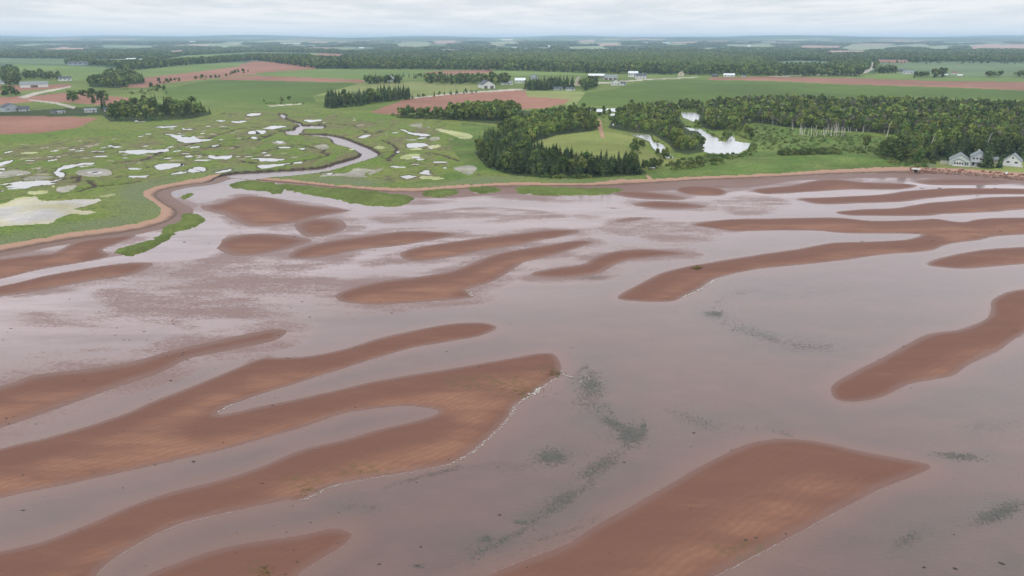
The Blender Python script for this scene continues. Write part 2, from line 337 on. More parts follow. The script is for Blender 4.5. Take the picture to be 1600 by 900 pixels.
BARS = [  # (outline, height, rise length, name)
 ([(-160,757),(0,702),(83,682),(187,650),(234,630),(300,604),(367,577),(410,560),(434,560),(484,557),(534,547),(590,530),(640,518),(700,507),(740,504),(765,507),(774,513),(747,525),(701,533),(644,543),(584,560),(534,576),(467,597),(400,618),(354,635),(339,645),(350,648),(400,637),(450,627),(534,608),(600,593),(701,577),(800,560),(850,552),(868,556),(876,575),(870,587),(847,603),(827,617),(800,635),(792,652),(767,678),(734,705),(700,723),(634,737),(567,747),(534,753),(500,765),(467,781),(440,782),(367,797),(300,812),(257,827),(217,847),(174,874),(147,902),(110,970),(-260,975),(-160,900),(0,862),(67,847),(133,822),(200,793),(267,770),(334,753),(400,733),(467,705),(534,688),(600,670),(668,653),(687,643),(667,636),(617,634),(567,640),(534,646),(467,668),(384,692),(284,717),(200,735),(100,757),(0,778),(-160,830)], .42, 5),
 ([(190,935),(230,900),(284,877),(334,860),(400,847),(467,837),(520,827),(548,835),(534,852),(500,873),(464,900),(420,960),(180,1000)], .3, 4),
 ([(1454,730),(1434,722),(1367,710),(1300,695),(1254,687),(1207,687),(1167,695),(1117,717),(1067,745),(1001,783),(934,820),(884,850),(817,877),(761,900),(680,950),(700,1010),(1000,1000),(1080,930),(1117,900),(1167,873),(1217,847),(1267,820),(1317,793),(1367,767),(1427,743)], .55, 8),
 ([(1700,440),(1600,452),(1567,460),(1550,470),(1549,487),(1534,503),(1500,515),(1450,523),(1420,537),(1384,557),(1344,577),(1307,597),(1299,610),(1307,623),(1334,627),(1377,620),(1420,600),(1484,587),(1517,567),(1567,543),(1600,520),(1700,470)], .45, 6),
 ([(1082,351),(1125,344),(1162,342),(1200,342),(1300,340),(1362,345),(1425,344),(1462,342),(1500,347),(1537,342),(1600,340),(1900,336),(1900,350),(1600,366),(1550,370),(1530,375),(1500,378),(1475,383),(1450,392),(1375,398),(1300,408),(1200,418),(1167,423),(1117,435),(1094,450),(1067,463),(1051,470),(1017,471),(974,468),(967,462),(1001,443),(1034,427),(1067,418),(1100,412),(1150,404),(1200,396),(1250,389),(1300,380),(1350,378),(1412,375),(1440,368),(1425,365),(1325,364),(1275,360),(1200,360),(1150,361),(1112,356)], .45, 6),
 ([(1850,372),(1600,386),(1550,389),(1512,394),(1475,402),(1450,411),(1462,416),(1512,419),(1600,412),(1850,396)], .4, 6),
 ([(1307,331),(1350,327),(1400,325),(1450,317),(1500,313),(1550,308),(1650,306),(1900,300),(1900,318),(1650,325),(1580,328),(1550,331),(1475,334),(1450,337),(1375,337),(1325,336)], .35, 6),
 ([(1250,310),(1300,308),(1375,304),(1412,299),(1450,296),(1500,294),(1650,296),(1650,303),(1525,304),(1450,310),(1412,315),(1350,317),(1287,319),(1257,314)], .3, 6),
 ([(1175,298),(1190,294),(1232,290),(1275,282),(1312,281),(1350,285),(1412,287),(1432,291),(1400,296),(1325,296),(1275,299),(1225,302),(1195,303)], .3, 6),
 ([(1430,283),(1470,279),(1560,280),(1590,285),(1540,289),(1460,289)], .12, 5),
 ([(1057,294),(1075,291),(1100,291),(1125,295),(1136,300),(1125,305),(1087,305),(1062,300)], .3, 5),
 ([(1100,290),(1130,288),(1140,292),(1120,294)], .1, 4),
 ([(955,300),(1000,299),(1050,304),(1070,309),(1062,312),(1012,311),(975,307)], .22, 5),
 ([(990,319),(1025,314),(1062,316),(1100,321),(1095,325),(1050,326),(1012,324)], .25, 5),
 ([(960,346),(995,338),(1022,337),(990,345)], .1, 5),
 ([(906,361),(882,359),(850,360),(800,366),(750,372),(700,379),(650,387),(625,397),(645,407),(700,402),(750,392),(800,384),(837,376),(875,370)], .38, 5),
 ([(800,392),(850,384),(900,376),(925,378),(912,384),(875,395),(837,405),(817,410),(794,425),(767,440),(731,452),(741,463),(701,468),(634,473),(584,475),(534,470),(530,458),(584,442),(651,433),(701,425),(734,413),(767,400)], .42, 5),
 ([(831,428),(851,422),(911,413),(925,405),(950,395),(987,390),(1025,390),(1070,396),(1037,400),(987,405),(961,413),(934,427),(884,433),(844,432)], .38, 5),
 ([(452,398),(470,387),(512,377),(562,370),(625,362),(675,362),(712,366),(675,375),(612,385),(562,390),(512,400),(462,404)], .35, 6),
 ([(315,322),(338,318),(370,308),(400,306),(437,310),(470,319),(525,325),(547,329),(507,337),(475,345),(445,350),(400,354),(375,348),(350,336),(320,328)], .3, 8),
 ([(460,350),(487,342),(525,342),(540,350),(535,360),(500,369),(475,368)], .2, 6),
 ([(336,385),(345,375),(370,368),(400,365),(437,366),(475,372),(485,377),(450,388),(400,398),(360,398)], .25, 6),
 ([(0,445),(67,430),(167,413),(227,410),(237,415),(200,430),(133,440),(67,453),(0,463),(-200,490),(-200,470)], .3, 5),
 ([(-80,415),(0,405),(60,398),(85,395),(120,378),(180,370),(212,368),(185,380),(160,390),(170,400),(130,410),(60,422),(0,438),(-80,452)], .3, 4),
 ([(-160,640),(0,604),(50,587),(117,579),(200,567),(267,548),(334,533),(400,519),(434,515),(447,519),(427,532),(367,545),(294,560),(250,582),(167,610),(83,640),(0,668),(-160,715)], .32, 6),
]
SEMI = [
 ([(250,402),(340,400),(450,405),(530,400),(560,415),(480,430),(380,428),(290,425),(240,415)], .9), ([(560,300),(700,312),(820,322),(900,335),(850,350),(720,348),(620,340),(560,320)], .6),
 ([(60,500),(200,480),(330,470),(480,480),(620,478),(640,486),(500,500),(330,510),(160,520),(60,515)], .45), ([(920,350),(1000,340),(1080,345),(1060,360),(980,370),(920,362)], .6),
 ([(1130,425),(1300,412),(1440,402),(1450,410),(1300,425),(1160,435)], .25), ([(380,352),(470,345),(480,372),(420,368),(360,362)], .9),  # barely awash shoals
 ([(530,418),(560,406),(600,402),(640,400),(660,410),(610,420),(550,430)], 1.),
 ([(215,438),(250,420),(275,398),(295,388),(315,392),(300,408),(270,424),(235,440)], 1.),
 ([(0,567),(60,550),(167,540),(215,546),(100,562),(0,582),(-80,590),(-80,575)], .9),
 ([(120,470),(170,445),(250,425),(330,412),(420,420),(540,436),(580,455),(430,478),(340,490),(240,500),(160,490)], 1.),
 ([(1000,360),(1060,351),(1120,354),(1130,370),(1060,388),(1005,380)], .9),
 ([(1100,318),(1150,304),(1215,303),(1240,325),(1160,338)], .8),
 ([(570,330),(640,326),(690,335),(680,348),(600,352),(565,342)], .9),
 ([(540,345),(570,360),(560,372),(430,410),(380,405),(440,390),(500,375)], .9),
 ([(640,312),(700,306),(800,300),(870,308),(930,308),(960,298),(1000,293),(1080,289),(1150,286),(1200,283),(1240,287),(1180,289),(1100,289),(960,296),(950,312),(880,318),(760,313),(680,318)], .7),
 ([(880,330),(960,320),(985,330),(960,345),(900,345)], .5),
 ([(1240,282),(1300,276),(1430,275),(1440,284),(1380,285),(1330,280)], .6),
 ([(300,520),(440,505),(470,512),(450,525),(300,560),(180,575),(200,560)], .9),
 ([(0,480),(80,470),(200,500),(330,500),(300,520),(100,525),(0,520)], .45),
]
WEEDB = [(858,578,26,12),(815,612,60,16),(760,600,90,18),(500,765,50,14),(470,752,40,12),(560,735,70,12),(405,888,26,14),(1089,418,7,3),(690,412,20,5),(1170,860,70,20),(650,410,20,6)]
TINT = [(905,595,30,16,1.),(940,630,24,26,1.),(975,665,40,20,1.),(985,690,26,22,1.),(940,735,50,24,1.),(890,775,60,24,.9),(840,810,60,24,.9),(780,840,90,30,.8),(640,730,90,8,.8),(560,750,60,10,.7),(925,600,40,40,1.),(950,655,60,26,1.),(985,680,45,24,.9),(865,715,60,26,1.),(960,730,90,30,.7),(900,800,150,60,.8),(820,860,200,60,.7),(1000,610,30,20,.4),
 (1115,490,35,10,1.),(1180,520,70,18,1.),(1250,540,90,18,.9),(1200,455,90,14,.7),(1450,455,100,14,.6),(1430,550,60,16,.4),(1350,470,60,10,.3),
 (1500,715,90,14,.9),(1560,800,70,34,1.),(1430,840,120,70,.8),(1550,880,110,50,.9),(500,790,110,22,.6),(1090,655,70,18,.7),(930,432,50,8,.6),(1500,640,120,50,.5),(1250,660,130,30,.35),
 (520,560,90,20,.25),(80,810,100,24,.3),(360,710,160,20,.2),(330,860,120,30,.3)]
POOLS = [
 [(185,237),(200,235),(225,234),(255,233),(262,232),(260,236),(235,238),(217,241),(205,240)],
 [(241,260),(250,256),(270,255),(287,256),(282,259),(275,261),(250,265)],
 [(295,266),(305,261),(319,262),(317,268),(300,269)],[(270,271),(289,267),(291,269),(272,272)],
 [(325,244),(332,242),(342,244),(360,243),(357,248),(335,248)],
 [(257,209),(277,211),(295,215),(304,212),(312,217),(327,219),(310,222),(287,223),(275,217),(268,213)],
 [(200,275),(232,273),(226,276),(205,277)],
 [(88,267),(100,259),(125,256),(145,254),(120,260),(95,266),(101,274),(92,276),(86,271)],
 [(18,287),(50,282),(82,282),(97,279),(75,287),(60,290),(32,294)],
 [(337,269),(348,266),(360,263),(362,266),(345,270)],
 [(405,247),(420,247),(443,249),(437,251),(410,252)],[(403,258),(425,257),(452,255),(435,260),(410,263)],
 [(560,214),(568,211),(578,210),(575,214),(565,216)],[(635,225),(648,223),(660,224),(666,227),(655,230),(640,230)],
 [(660,268),(664,266),(673,270),(668,273),(657,271)],
 [(399,204),(410,203),(416,206),(412,209),(400,209)],[(410,200),(425,197),(440,196),(448,198),(425,201)],[(475,189),(485,186.5),(501,187),(492,190)],
 [(362,190),(372,188.5),(385,189),(375,191.5)],[(385,179),(400,177),(408,178),(395,181)],[(240,199),(258,197),(278,197),(262,200)],[(388,206),(402,204),(402,208),(392,209)],
 [(626,202),(640,206),(655,208),(672,211),(664,212),(645,210)],[(-60,262),(0,253),(20,250),(8,257),(-40,268)],[(625,276),(640,274),(649,276),(636,279)],
 [(210,188.5),(225,190),(214,191)],[(287,201),(300,201.5),(292,203)],[(1,264),(10,262),(6,266)],[(170,228),(188,229),(178,231)],
 [(465,232),(480,231),(474,234)],[(502,271),(520,269),(514,272)],[(330,228),(338,226),(336,229)],[(390,215),(402,214),(398,217)],[(433,220),(443,221),(437,224)],
]
PANNES = [
 ('panne', [(-90,324),(0,319),(25,310),(57,307),(65,314),(100,313),(150,311),(157,314),(140,320),(125,324),(115,327),(140,330),(150,332),(135,335),(112,335),(87,342),(80,349),(62,350),(0,354),(-90,360)]),
 ('ypanne', [(625,246),(630,243),(640,241),(657,241),(654,245),(640,249),(628,248)]),('ypanne', [(652,247),(663,246),(660,248)]),
 ('ypanne', [(585,230),(592,228),(602,230),(600,232),(590,232)]),('ypanne', [(670,228),(685,226),(688,229),(680,232),(672,231)]),
 ('ypanne', [(657,276),(672,275),(690,277),(692,280),(662,280)]),('ypanne', [(45,299),(75,298),(72,302),(48,304)]),('ypanne', [(156,306),(180,302),(178,305),(160,308)]),
 ('gpanne', [(500,276),(505,273),(530,271),(545,269),(552,264),(563,263),(587,266),(572,269),(570,273),(572,277),(550,276),(525,275)]),('gpanne', [(90,293),(115,289),(120,291),(108,299),(92,300)]),('gpanne', [(118,268),(145,263),(172,266),(170,274),(140,276),(122,273)]),('gpanne', [(0,270),(25,265),(50,271),(20,276),(0,278)]),
 ('gpanne', [(575,270),(600,262),(590,268),(580,273)]),('gpanne', [(632,218),(645,218),(652,218),(645,220)]),('ypanne', [(680,201),(700,203),(735,210),(738,216),(722,217),(712,213),(690,206)]),
 ('gpanne', [(672,216),(684,214),(688,217),(680,220),(673,219)]),('gpanne', [(710,262),(735,258),(745,264),(735,273),(718,268)]),('ypanne', [(640,233),(655,231),(660,233),(648,235)]),
 ('ypanne', [(30,239),(60,237),(48,241)]),('gpanne', [(640,195),(660,193),(658,197),(645,198)]),('ypanne', [(545,233),(556,232),(550,235)]),('gpanne', [(425,222),(440,220),(447,224),(434,226)]),
 ('gpanne', [(38,279),(60,275),(84,276),(70,280),(45,282)]),('ypanne', [(80,291),(86,290),(84,293)]),('gpanne', [(490,228),(510,226),(514,231),(500,233)]),
]
FRESH = [
 [(918,171),(930,169.5),(940,170),(960,169),(984,169),(982,172),(972,175),(960,174.5),(950,172),(942,174.5),(930,174)],[(954,178),(963,178),(962,180.5),(955,181)],[(956,194),(962,192),(969,191),(966,196),(958,196)],
 [(1065,177),(1075,176),(1089,177),(1092,185),(1087,190),(1078,187),(1069,184)],
 [(990,211),(1003,210),(1016,211),(1020,220),(1030,224),(1038,228),(1044,239),(1052,246),(1040,246),(1029,237),(1020,232),(1015,222),(1003,216)],
 [(1073,199),(1084,201),(1097,202),(1106,209),(1120,214),(1124,220),(1136,220),(1143,211),(1150,220),(1160,222),(1171,224),(1167,232),(1157,237),(1146,242),(1130,240),(1105,238),(1100,230),(1100,222),(1104,218),(1096,209),(1090,205),(1080,204)],
]
DARK = [  # narrow muddy guts in the marsh
 [(262,233),(255,236),(240,243),(225,250),(205,252),(180,256)],[(290,228),(310,222),(330,214),(345,209),(360,205),(385,200),(420,201),(447,205)],
 [(400,241),(430,233),(450,228),(475,227),(512,241),(495,247),(470,252),(430,257)],[(400,220),(412,215),(425,210),(436,208)],
 [(590,240),(605,238),(617,237),(620,232),(612,226),(600,220)],[(617,238),(610,246),(605,252)],[(405,262),(440,258),(470,254)],
 [(340,222),(375,219),(400,214),(430,212)],[(260,245),(290,243),(310,240),(325,243)],[(120,300),(150,292),(190,288),(215,284)],[(140,282),(145,290),(138,296)],
 [(640,210),(660,213),(680,216)],[(300,229),(330,231),(345,228),(370,230)],[(565,205),(580,208),(600,206)],[(680,240),(700,246),(715,252)],[(470,196),(500,193),(530,194),(560,198)],
 [(110,279),(118,276),(124,281),(118,285)],[(380,253),(392,254),(400,256)],[(340,178),(370,178),(400,176)]]
FIELDS = [  # (object name, material, outline)
 ('far_field','fpink',[(1245,75),(1270,71),(1320,72),(1310,76),(1270,77)]),('far_field','fpale',[(1310,76),(1330,70),(1400,71),(1405,75),(1350,77)]),
 ('far_field','fpink',[(1345,69),(1370,68.5),(1372,71),(1350,71)]),('far_field','fpink',[(1287,82),(1300,79),(1355,80),(1350,83),(1300,84)]),
 ('far_field','fpale',[(1440,73),(1475,71),(1490,74),(1475,79),(1450,77)]),('far_field','fpink',[(1510,71),(1600,69),(1700,70),(1700,78),(1600,78),(1520,77)]),
 ('far_field','fpale',[(617,68),(640,65),(670,66),(675,72),(650,75),(620,73)]),('far_field','fpink',[(675,64),(712,63),(710,68),(680,68)]),
 ('far_field','fpink',[(900,64),(928,62),(930,65),(905,66)]),('far_field','fpink',[(925,68),(960,67.5),(975,71),(940,72)]),('far_field','fpale',[(882,73),(940,72),(950,76),(890,78)]),
 ('far_field','fwhite',[(433,67),(470,67),(472,69),(440,69)]),('far_field','fwhite',[(295,64),(306,64),(306,66),(296,66)]),('far_field','fwhite',[(780,61),(800,60.5),(802,63),(785,63)]),
 ('far_field','fpale',[(1130,70),(1200,69),(1215,72),(1150,74)]),('far_field','fpale',[(585,96),(640,95),(720,96),(720,98),(600,99)]),('far_field','fpink',[(260,80),(285,78),(288,82),(268,83)]),
 ('far_field','fpale',[(760,66),(800,65),(815,68),(770,70)]),('far_field','fpink',[(1048,66),(1090,65),(1095,67),(1055,68)]),
 ('far_field','fpale',[(150,93),(210,92),(235,96),(200,98),(150,97)]),
 ('green_field','lcrop',[(232,96),(290,87),(400,81.5),(500,83),(482,88),(400,87),(300,93),(245,98)]),('ploughed_field','plough',[(482,87),(502,83),(545,85),(532,91),(490,90)]),
 ('green_field','lcrop',[(210,110),(280,102),(350,98.5),(390,98),(385,106),(300,114),(228,120)]),
 ('ploughed_field','plough',[(385,98),(400,95),(495,103),(492,108),(445,111),(400,114),(385,108),(372,102)]),
 ('ploughed_field','plough',[(187,137),(200,132),(226,130),(225,121),(310,112),(372,104),(400,108),(400,116),(340,122),(262,130),(225,137)]),
 ('green_field','lcrop',[(400,115),(445,112),(495,108.5),(580,109),(660,109),(745,109),(830,111),(920,115),(920,117),(800,117),(680,118),(575,125),(480,121)]),
 ('ploughed_field','plough',[(660,113),(700,110),(770,109),(772,114),(700,117)]),
 ('ploughed_field','plough',[(345,122),(400,118),(480,121),(575,125),(566,129),(480,127.5),(400,125.5),(340,124.5)]),
 ('green_field','crop',[(250,140),(330,125),(400,126),(480,128),(562,130),(540,138),(488,150),(495,160),(420,163),(350,157),(262,152)]),
 ('hay_field','hay',[(560,131),(610,128),(650,128),(745,130),(748,140),(690,147),(640,152),(580,148),(489,150)]),
 ('hay_field','hay',[(822,142),(840,141),(905,143),(915,145),(900,164),(882,163),(890,155),(823,151)]),
 ('ploughed_field','plough',[(577,176),(606,165),(640,153),(712,146),(800,141),(828,142),(823,151),(890,155),(882,162),(850,169),(800,171),(760,172),(690,173),(610,179)]),
 ('green_field','lcrop',[(1008,116),(1060,116),(1092,118),(1092,121),(1010,122)]),
 ('ploughed_field','plough',[(1105,121),(1200,120),(1325,122),(1475,127),(1600,128),(1950,131),(1950,149),(1600,141),(1475,136),(1325,132),(1200,126),(1110,125)]),
 ('green_field','crop',[(896,165),(915,145),(960,139),(975,134),(1010,127),(1075,124),(1110,125.5),(1200,127),(1325,133),(1475,137),(1600,142),(1950,150),(1950,162),(1600,156),(1440,153),(1200,160),(1120,168),(1000,166)]),
 ('green_field','gcrop',[(1370,99),(1480,97),(1600,99),(1950,102),(1950,122),(1600,120),(1475,120),(1395,115)]),
 ('green_field','lcrop',[(1250,120),(1340,118),(1395,116),(1475,121),(1600,121),(1950,124),(1950,130),(1600,127.5),(1475,126),(1325,121.5)]),
 ('ploughed_field','plough',[(1367,93),(1420,94),(1418,98),(1370,97)]),('green_field','gcrop',[(1205,97),(1250,95),(1302,97),(1295,103),(1215,103)]),
 ('green_field','lcrop',[(20,100),(90,103),(165,105),(170,115),(120,125),(60,118),(30,113)]),('green_field','gcrop',[(-200,90),(0,91),(110,92),(100,100),(0,99),(-200,99)]),
 ('ploughed_field','plough',[(-200,138),(0,134),(60,133),(110,131),(112,136),(40,142),(0,145),(-200,150)]),
 ('ploughed_field','plough',[(-200,150),(0,152),(60,149),(110,144),(160,149),(205,153),(200,160),(170,165),(100,160),(60,158),(0,164),(-200,165)]),
 ('ploughed_field','plough',[(-300,186),(0,181),(100,182),(155,184),(120,200),(60,208),(0,210),(-300,220)]),
 ('dirt_track','track',[(906,172),(912,174),(930,183),(937,186),(940,192),(942,204),(945,216),(939,216),(936,205),(932,192),(928,186),(918,180),(908,176)]),
 ('dirt_track','track',[(1008,274),(1012,273),(1022,281),(1014,281)]),('gravel_road','road',[(885,131),(950,128),(1008,123.5),(1090,120),(1092,121),(1010,125),(960,129.5),(890,133)]),
 ('gravel_road','road',[(640,153),(712,145),(800,139),(830,138),(830,140),(712,147),(645,154)]),
 ('gravel_road','road',[(1345,115),(1352,110),(1360,106),(1360,101),(1357,98),(1364,97),(1367,103),(1364,108),(1356,113),(1348,115)]),
 ('gravel_road','road',[(28,152),(50,145),(110,134.5),(112,136),(60,147),(40,154)]),('gravel_road','road',[(45,155),(90,160),(120,167),(115,170),(85,162),(45,157)]),
 ('gravel_road','road',[(1200,119),(1300,115),(1345,114),(1345,116),(1300,117),(1210,120)]),
 ('gravel_road','road',[(418,165),(470,161.5),(476,162.5),(424,166.5)]),
 ('clearing','clearing',[(830,226),(845,219),(870,212),(910,207),(940,204),(960,208),(990,214),(1010,230),(1020,240),(1050,247),(1080,250),(1040,256),(1020,263),(960,268),(900,262),(850,250),(832,235)]),
 ('lawn','clearing',[(1462,255),(1480,253),(1560,254),(1620,250),(1900,248),(1900,286),(1600,272),(1500,265),(1462,262)]),
 ('wood_floor','floor',[(742,240),(760,262),(800,274),(850,278),(930,278),(1000,274),(1012,270),(1000,262),(940,262),(850,250),(832,236),(832,224),(870,211),(925,205),(935,200),(930,186),(900,170),(850,175),(760,168),(700,178),(620,180),(620,184),(700,187),(790,195),(770,210)]),
 ('wood_floor','floor',[(960,182),(985,165),(1050,163),(1062,172),(1062,186),(1075,200),(1095,206),(1102,220),(1098,237),(1075,242),(1055,238),(1045,226),(1020,210),(985,207),(950,200)]),
 ('wood_floor','floor',[(1088,176),(1100,166),(1150,160),(1220,156),(1300,161),(1400,161),(1500,164),(1600,166),(1950,174),(1950,258),(1600,252),(1540,250),(1470,252),(1400,252),(1400,210),(1350,206),(1290,203),(1230,199),(1180,191),(1165,196),(1150,200),(1115,205),(1095,198)]),
 ('wood_floor','floor',[(-300,194),(172,165),(250,163),(310,168),(332,178),(300,186),(230,190),(172,190),(160,180)]),
 ('wood_floor','floor',[(140,130),(187,112),(225,122),(228,131),(187,138),(140,136)]),
 ('reed_bed','reed',[(720,190),(790,200),(760,225),(742,242),(765,268),(850,280),(1000,278),(1024,280),(1100,276),(1200,272),(1300,266),(1432,262),(1430,240),(1390,215),(1290,203),(1180,191),(1165,205),(1175,226),(1165,240),(1100,242),(1050,250),(1090,252),(1040,260),(1012,270),(850,277),(765,264),(700,270),(640,287),(560,290),(700,284),(745,275),(720,250),(700,225),(720,205)]),
]

# ------------------------------------------------------------------ land grid
pys = np.concatenate([np.arange(470, 400, -2.), np.arange(400, 110, -1.), np.arange(110, 78, -.5), np.arange(78, 64.0, -.2), [63.8, 63.6, 63.4, 63.2]])
pxs = np.arange(-420, 2021, 1.6)
A, B = np.meshgrid(pxs, pys)
GX, GY = unproj(A.ravel(), B.ravel(), 0.0)
nr, nc = A.shape
I = np.arange(nr * nc).reshape(nr, nc)
QU = np.stack([I[:-1, :-1], I[:-1, 1:], I[1:, 1:], I[1:, :-1]], -1).reshape(-1, 4)
shore_s = smooth(SHORE, 5, False)
SHW = toworld(shore_s, .1)
mainP = np.concatenate([SHW, [[90000, SHW[-1, 1]], [90000, 90000], [-90000, 90000], [-90000, SHW[0, 1]]]])
near = GY < 1100
D = np.full(GX.shape, 1e3, np.float32)
D[near] = segdist(SHW, GX[near], GY[near], False) * np.where(pip(mainP, GX[near], GY[near]), 1, -1)
bu = smooth(BEACH_UP, 9, False); bu += np.random.default_rng(77).normal(0, .7, bu.shape) * [1.5, .6]; BW = toworld(bu, .7)
upP = np.concatenate([BW, [[90000, BW[-1, 1]], [90000, 90000], [-90000, 90000], [-90000, BW[0, 1]]]])
DU = np.full(GX.shape, 1e3, np.float32)
DU[near] = segdist(BW, GX[near], GY[near], False) * np.where(pip(upP, GX[near], GY[near]), 1, -1)
Zb = base_h(GX, GY)
wid = np.maximum(D - DU, 1.0)
ramp = np.where(D > 0, .04 + .86 * np.clip(D / wid, 0, 1), .04 + .3 * D)
Z = np.where(D < 400, np.minimum(Zb, np.maximum(ramp, -3)), Zb)
isl = np.full(GX.shape, -1e3, np.float32)
for P in ISLANDS:
    P = np.array(P, float); P = smooth(P, 6); r = np.random.default_rng(1); P += r.normal(0, 1.4, P.shape) * [1.4, .6]
    isl = np.maximum(isl, sdf(toworld(P, .1), GX, GY, 12))
isl_z = np.where(isl > 0, .05 + .55 * (1 - np.exp(-isl / 1.2)) + .06 * wob(GX, GY, 4, 5), .05 + .3 * isl)
use_i = (isl > -3) & (isl_z > Z)
Z = np.where(use_i, isl_z, Z)
# creek and pools cut into the marsh
cr = np.full(GX.shape, -1e3, np.float32)
for P in (CREEK, UPCREEK): cr = np.maximum(cr, sdf(toworld(smooth(P, 4), .2), GX, GY, 25))
edge_n = .35 * wob(GX, GY, 12, 4)
crj = cr + edge_n * (np.abs(cr) < 6)
Z = np.where(crj > -1.6, np.minimum(Z, np.where(crj > 0, -.15 - .25 * np.minimum(crj, 2), .88 * sm(-crj, 0, 1.6) - .15 * (1 - sm(-crj, 0, 1.6)))), Z)
mud = np.where(crj > -2.4, 1 - sm(-crj, 1.4, 2.4), 0.)
pale = np.zeros(GX.shape)
zp = np.zeros(GX.shape, np.int32)       # 0 land, 1.. pools and pannes
pools_w = []
for i, P in enumerate(POOLS):
    Q = smooth(P, 4); r = np.random.default_rng(i); Q += r.normal(0, .8, Q.shape) * [2.4, .6]
    W = toworld(Q, .82); d = sdf(W, GX, GY, 8)
    Z = np.where((d > -.8) & (Zb < 3), np.minimum(Z, np.where(d > 0, .45, .9 - .4 * (1 - sm(-d, 0, .8)))), Z)
    mud = np.maximum(mud, np.where(d > -1.6, .6 * (1 - sm(-d, .4, 1.6)), 0)); pools_w.append((W, .72))
# little pools scattered over the open marsh
marsh_zone = np.array([(-300,300),(-100,240),(60,222),(200,205),(330,190),(430,176),(520,178),(600,188),(700,198),(720,215),(700,250),(690,280),(600,284),(500,280),(340,262),(270,276),(215,282),(150,296),(60,300),(0,310)], float)
r = np.random.default_rng(5)
small = []
while len(small) < 430:
    px_, py_ = r.uniform(-200, 730), r.uniform(174, 300)
    if not pip(marsh_zone, np.array([px_]), np.array([py_]))[0]: continue
    x, y = unproj(px_, py_, .85); small.append((float(x), float(y), r.uniform(.5, 1.) * r.choice([1.2, 1.6, 3.]), r.uniform(.6, 2.2), r.uniform(-.5, .5), r.choice([0, 0, 2, 2, 3, 4])))
for (x, y, a, b, t, k) in small:
    m = (np.abs(GX - x) < 16) & (np.abs(GY - y) < 16); idx = np.nonzero(m)[0]
    if len(idx) == 0: continue
    dx, dy = GX[idx] - x, GY[idx] - y; u = dx * math.cos(t) + dy * math.sin(t); v = -dx * math.sin(t) + dy * math.cos(t)
    rr = np.sqrt((u / a / 1.5) ** 2 + (v / b / 1.6) ** 2) + .22 * wob(GX[idx], GY[idx], 20, 4)
    if (cr[idx] > -6).any() or (D[idx] < 28).any(): continue
    if k < 2:
        ok = D[idx] > 25
        Z[idx] = np.where((rr < 1) & ok, np.minimum(Z[idx], .45), Z[idx]); mud[idx] = np.maximum(mud[idx], np.where(ok, .5 * (1 - sm(rr, 1.0, 1.35)), 0))
    elif k == 2: mud[idx] = np.maximum(mud[idx], .8 * (1 - sm(rr, .5, 1.1)))
    else: pale[idx] = np.maximum(pale[idx], .9 * (1 - sm(rr, .7, 1.1)))
for i, P in enumerate(DARK):
    Q = smooth(P, 5, False); rr = np.random.default_rng(90 + i); Q += rr.normal(0, 1.0, Q.shape) * [2.2, .5]
    W = toworld(Q, .6); d = -sdf(W, GX, GY, 6, False)
    ww = .55
    mud = np.maximum(mud, np.where(d < 3, 1 - sm(d, ww, ww + .9), 0)); Z = np.where((d < 2.4) & (Zb < 3), np.minimum(Z, .3 + .6 * sm(d, .5, 2.2)), Z)
fresh_w = []
for P in FRESH:
    Q = smooth(P, 6); Q += np.random.default_rng(len(Q)).normal(0, .7, Q.shape) * [1.6, .5]; lev = float(base_h(*unproj(Q[:, 0].mean(), Q[:, 1].mean(), 1.5)))
    W = toworld(Q, lev - .2); d = sdf(W, GX, GY, 8)
    Z = np.where(d > -1.5, np.minimum(Z, np.where(d > 0, lev - .9, lev - .6 * (1 - sm(-d, 0, 1.5)))), Z); fresh_w.append((W, lev - .3))
PX, PY = proj(GX, GY, Z)
inner = (pip(np.array([(-400,330),(-300,250),(60,226),(200,206),(330,178),(430,170),(600,186),(700,194),(715,215),(690,282),(500,286),(340,266),(270,280),(215,292),(150,298),(60,300),(0,312)], float), PX, PY)).astype(float)
i2 = inner.reshape(nr, nc)
for _ in range(10):
    i2[1:-1, 1:-1] = (i2[:-2, 1:-1] + i2[2:, 1:-1] + i2[1:-1, :-2] + i2[1:-1, 2:] + i2[1:-1, 1:-1]) / 5
inner = i2.ravel()
dune = np.where(DU > 0, 1 - sm(DU, 9, 22), 0) * (.55 + .3 * wob(GX, GY, 31, 40))
dune = np.clip(np.maximum(dune, .9 * (1 - sm(np.hypot((PX - 218) / 36, (PY - 302) / 17), .6, 1.2))), 0, .9)
# faces -> zones
fx = PX[QU].mean(1); fy = PY[QU].mean(1); fD = D[QU].max(1); fU = DU[QU].mean(1); fI = (use_i[QU]).any(1); fX = GX[QU].mean(1); fY = GY[QU].mean(1)
zone = np.full(len(QU), -1, np.int32)
r2 = np.random.default_rng(17)
for i in range(150):
    cx, cy = r2.uniform(-150, 1750), 60.5 + 19 * r2.random() ** 1.4; wd = r2.uniform(12, 55) * (1 - .01 * (78 - cy)); ht = r2.uniform(.3, 1.1) * (1 + (cy - 62) * .05); sl = r2.uniform(-.4, .4)
    FIELDS.insert(0, ('far_field', r2.choice(['fpale', 'fpale', 'fpink', 'fpale2']), [(cx - wd, cy + sl), (cx - wd * .2, cy - ht), (cx + wd * .8, cy - ht - sl), (cx + wd, cy), (cx + wd * .3, cy + ht)]))
zones = [('salt_marsh', 'marsh'), ('far_woodland', 'far'), ('beach', 'beach'), ('meadow', 'meadow'), ('cordgrass_bank', 'cord')]
zone[(fD > -2) | fI] = 0
on = zone == 0
zone[on & (fy < 172)] = 3
zone[on & (fy < 172) & (fx > 1000) & (fy > 150)] = 0
zone[on & (fY > 1250)] = 3
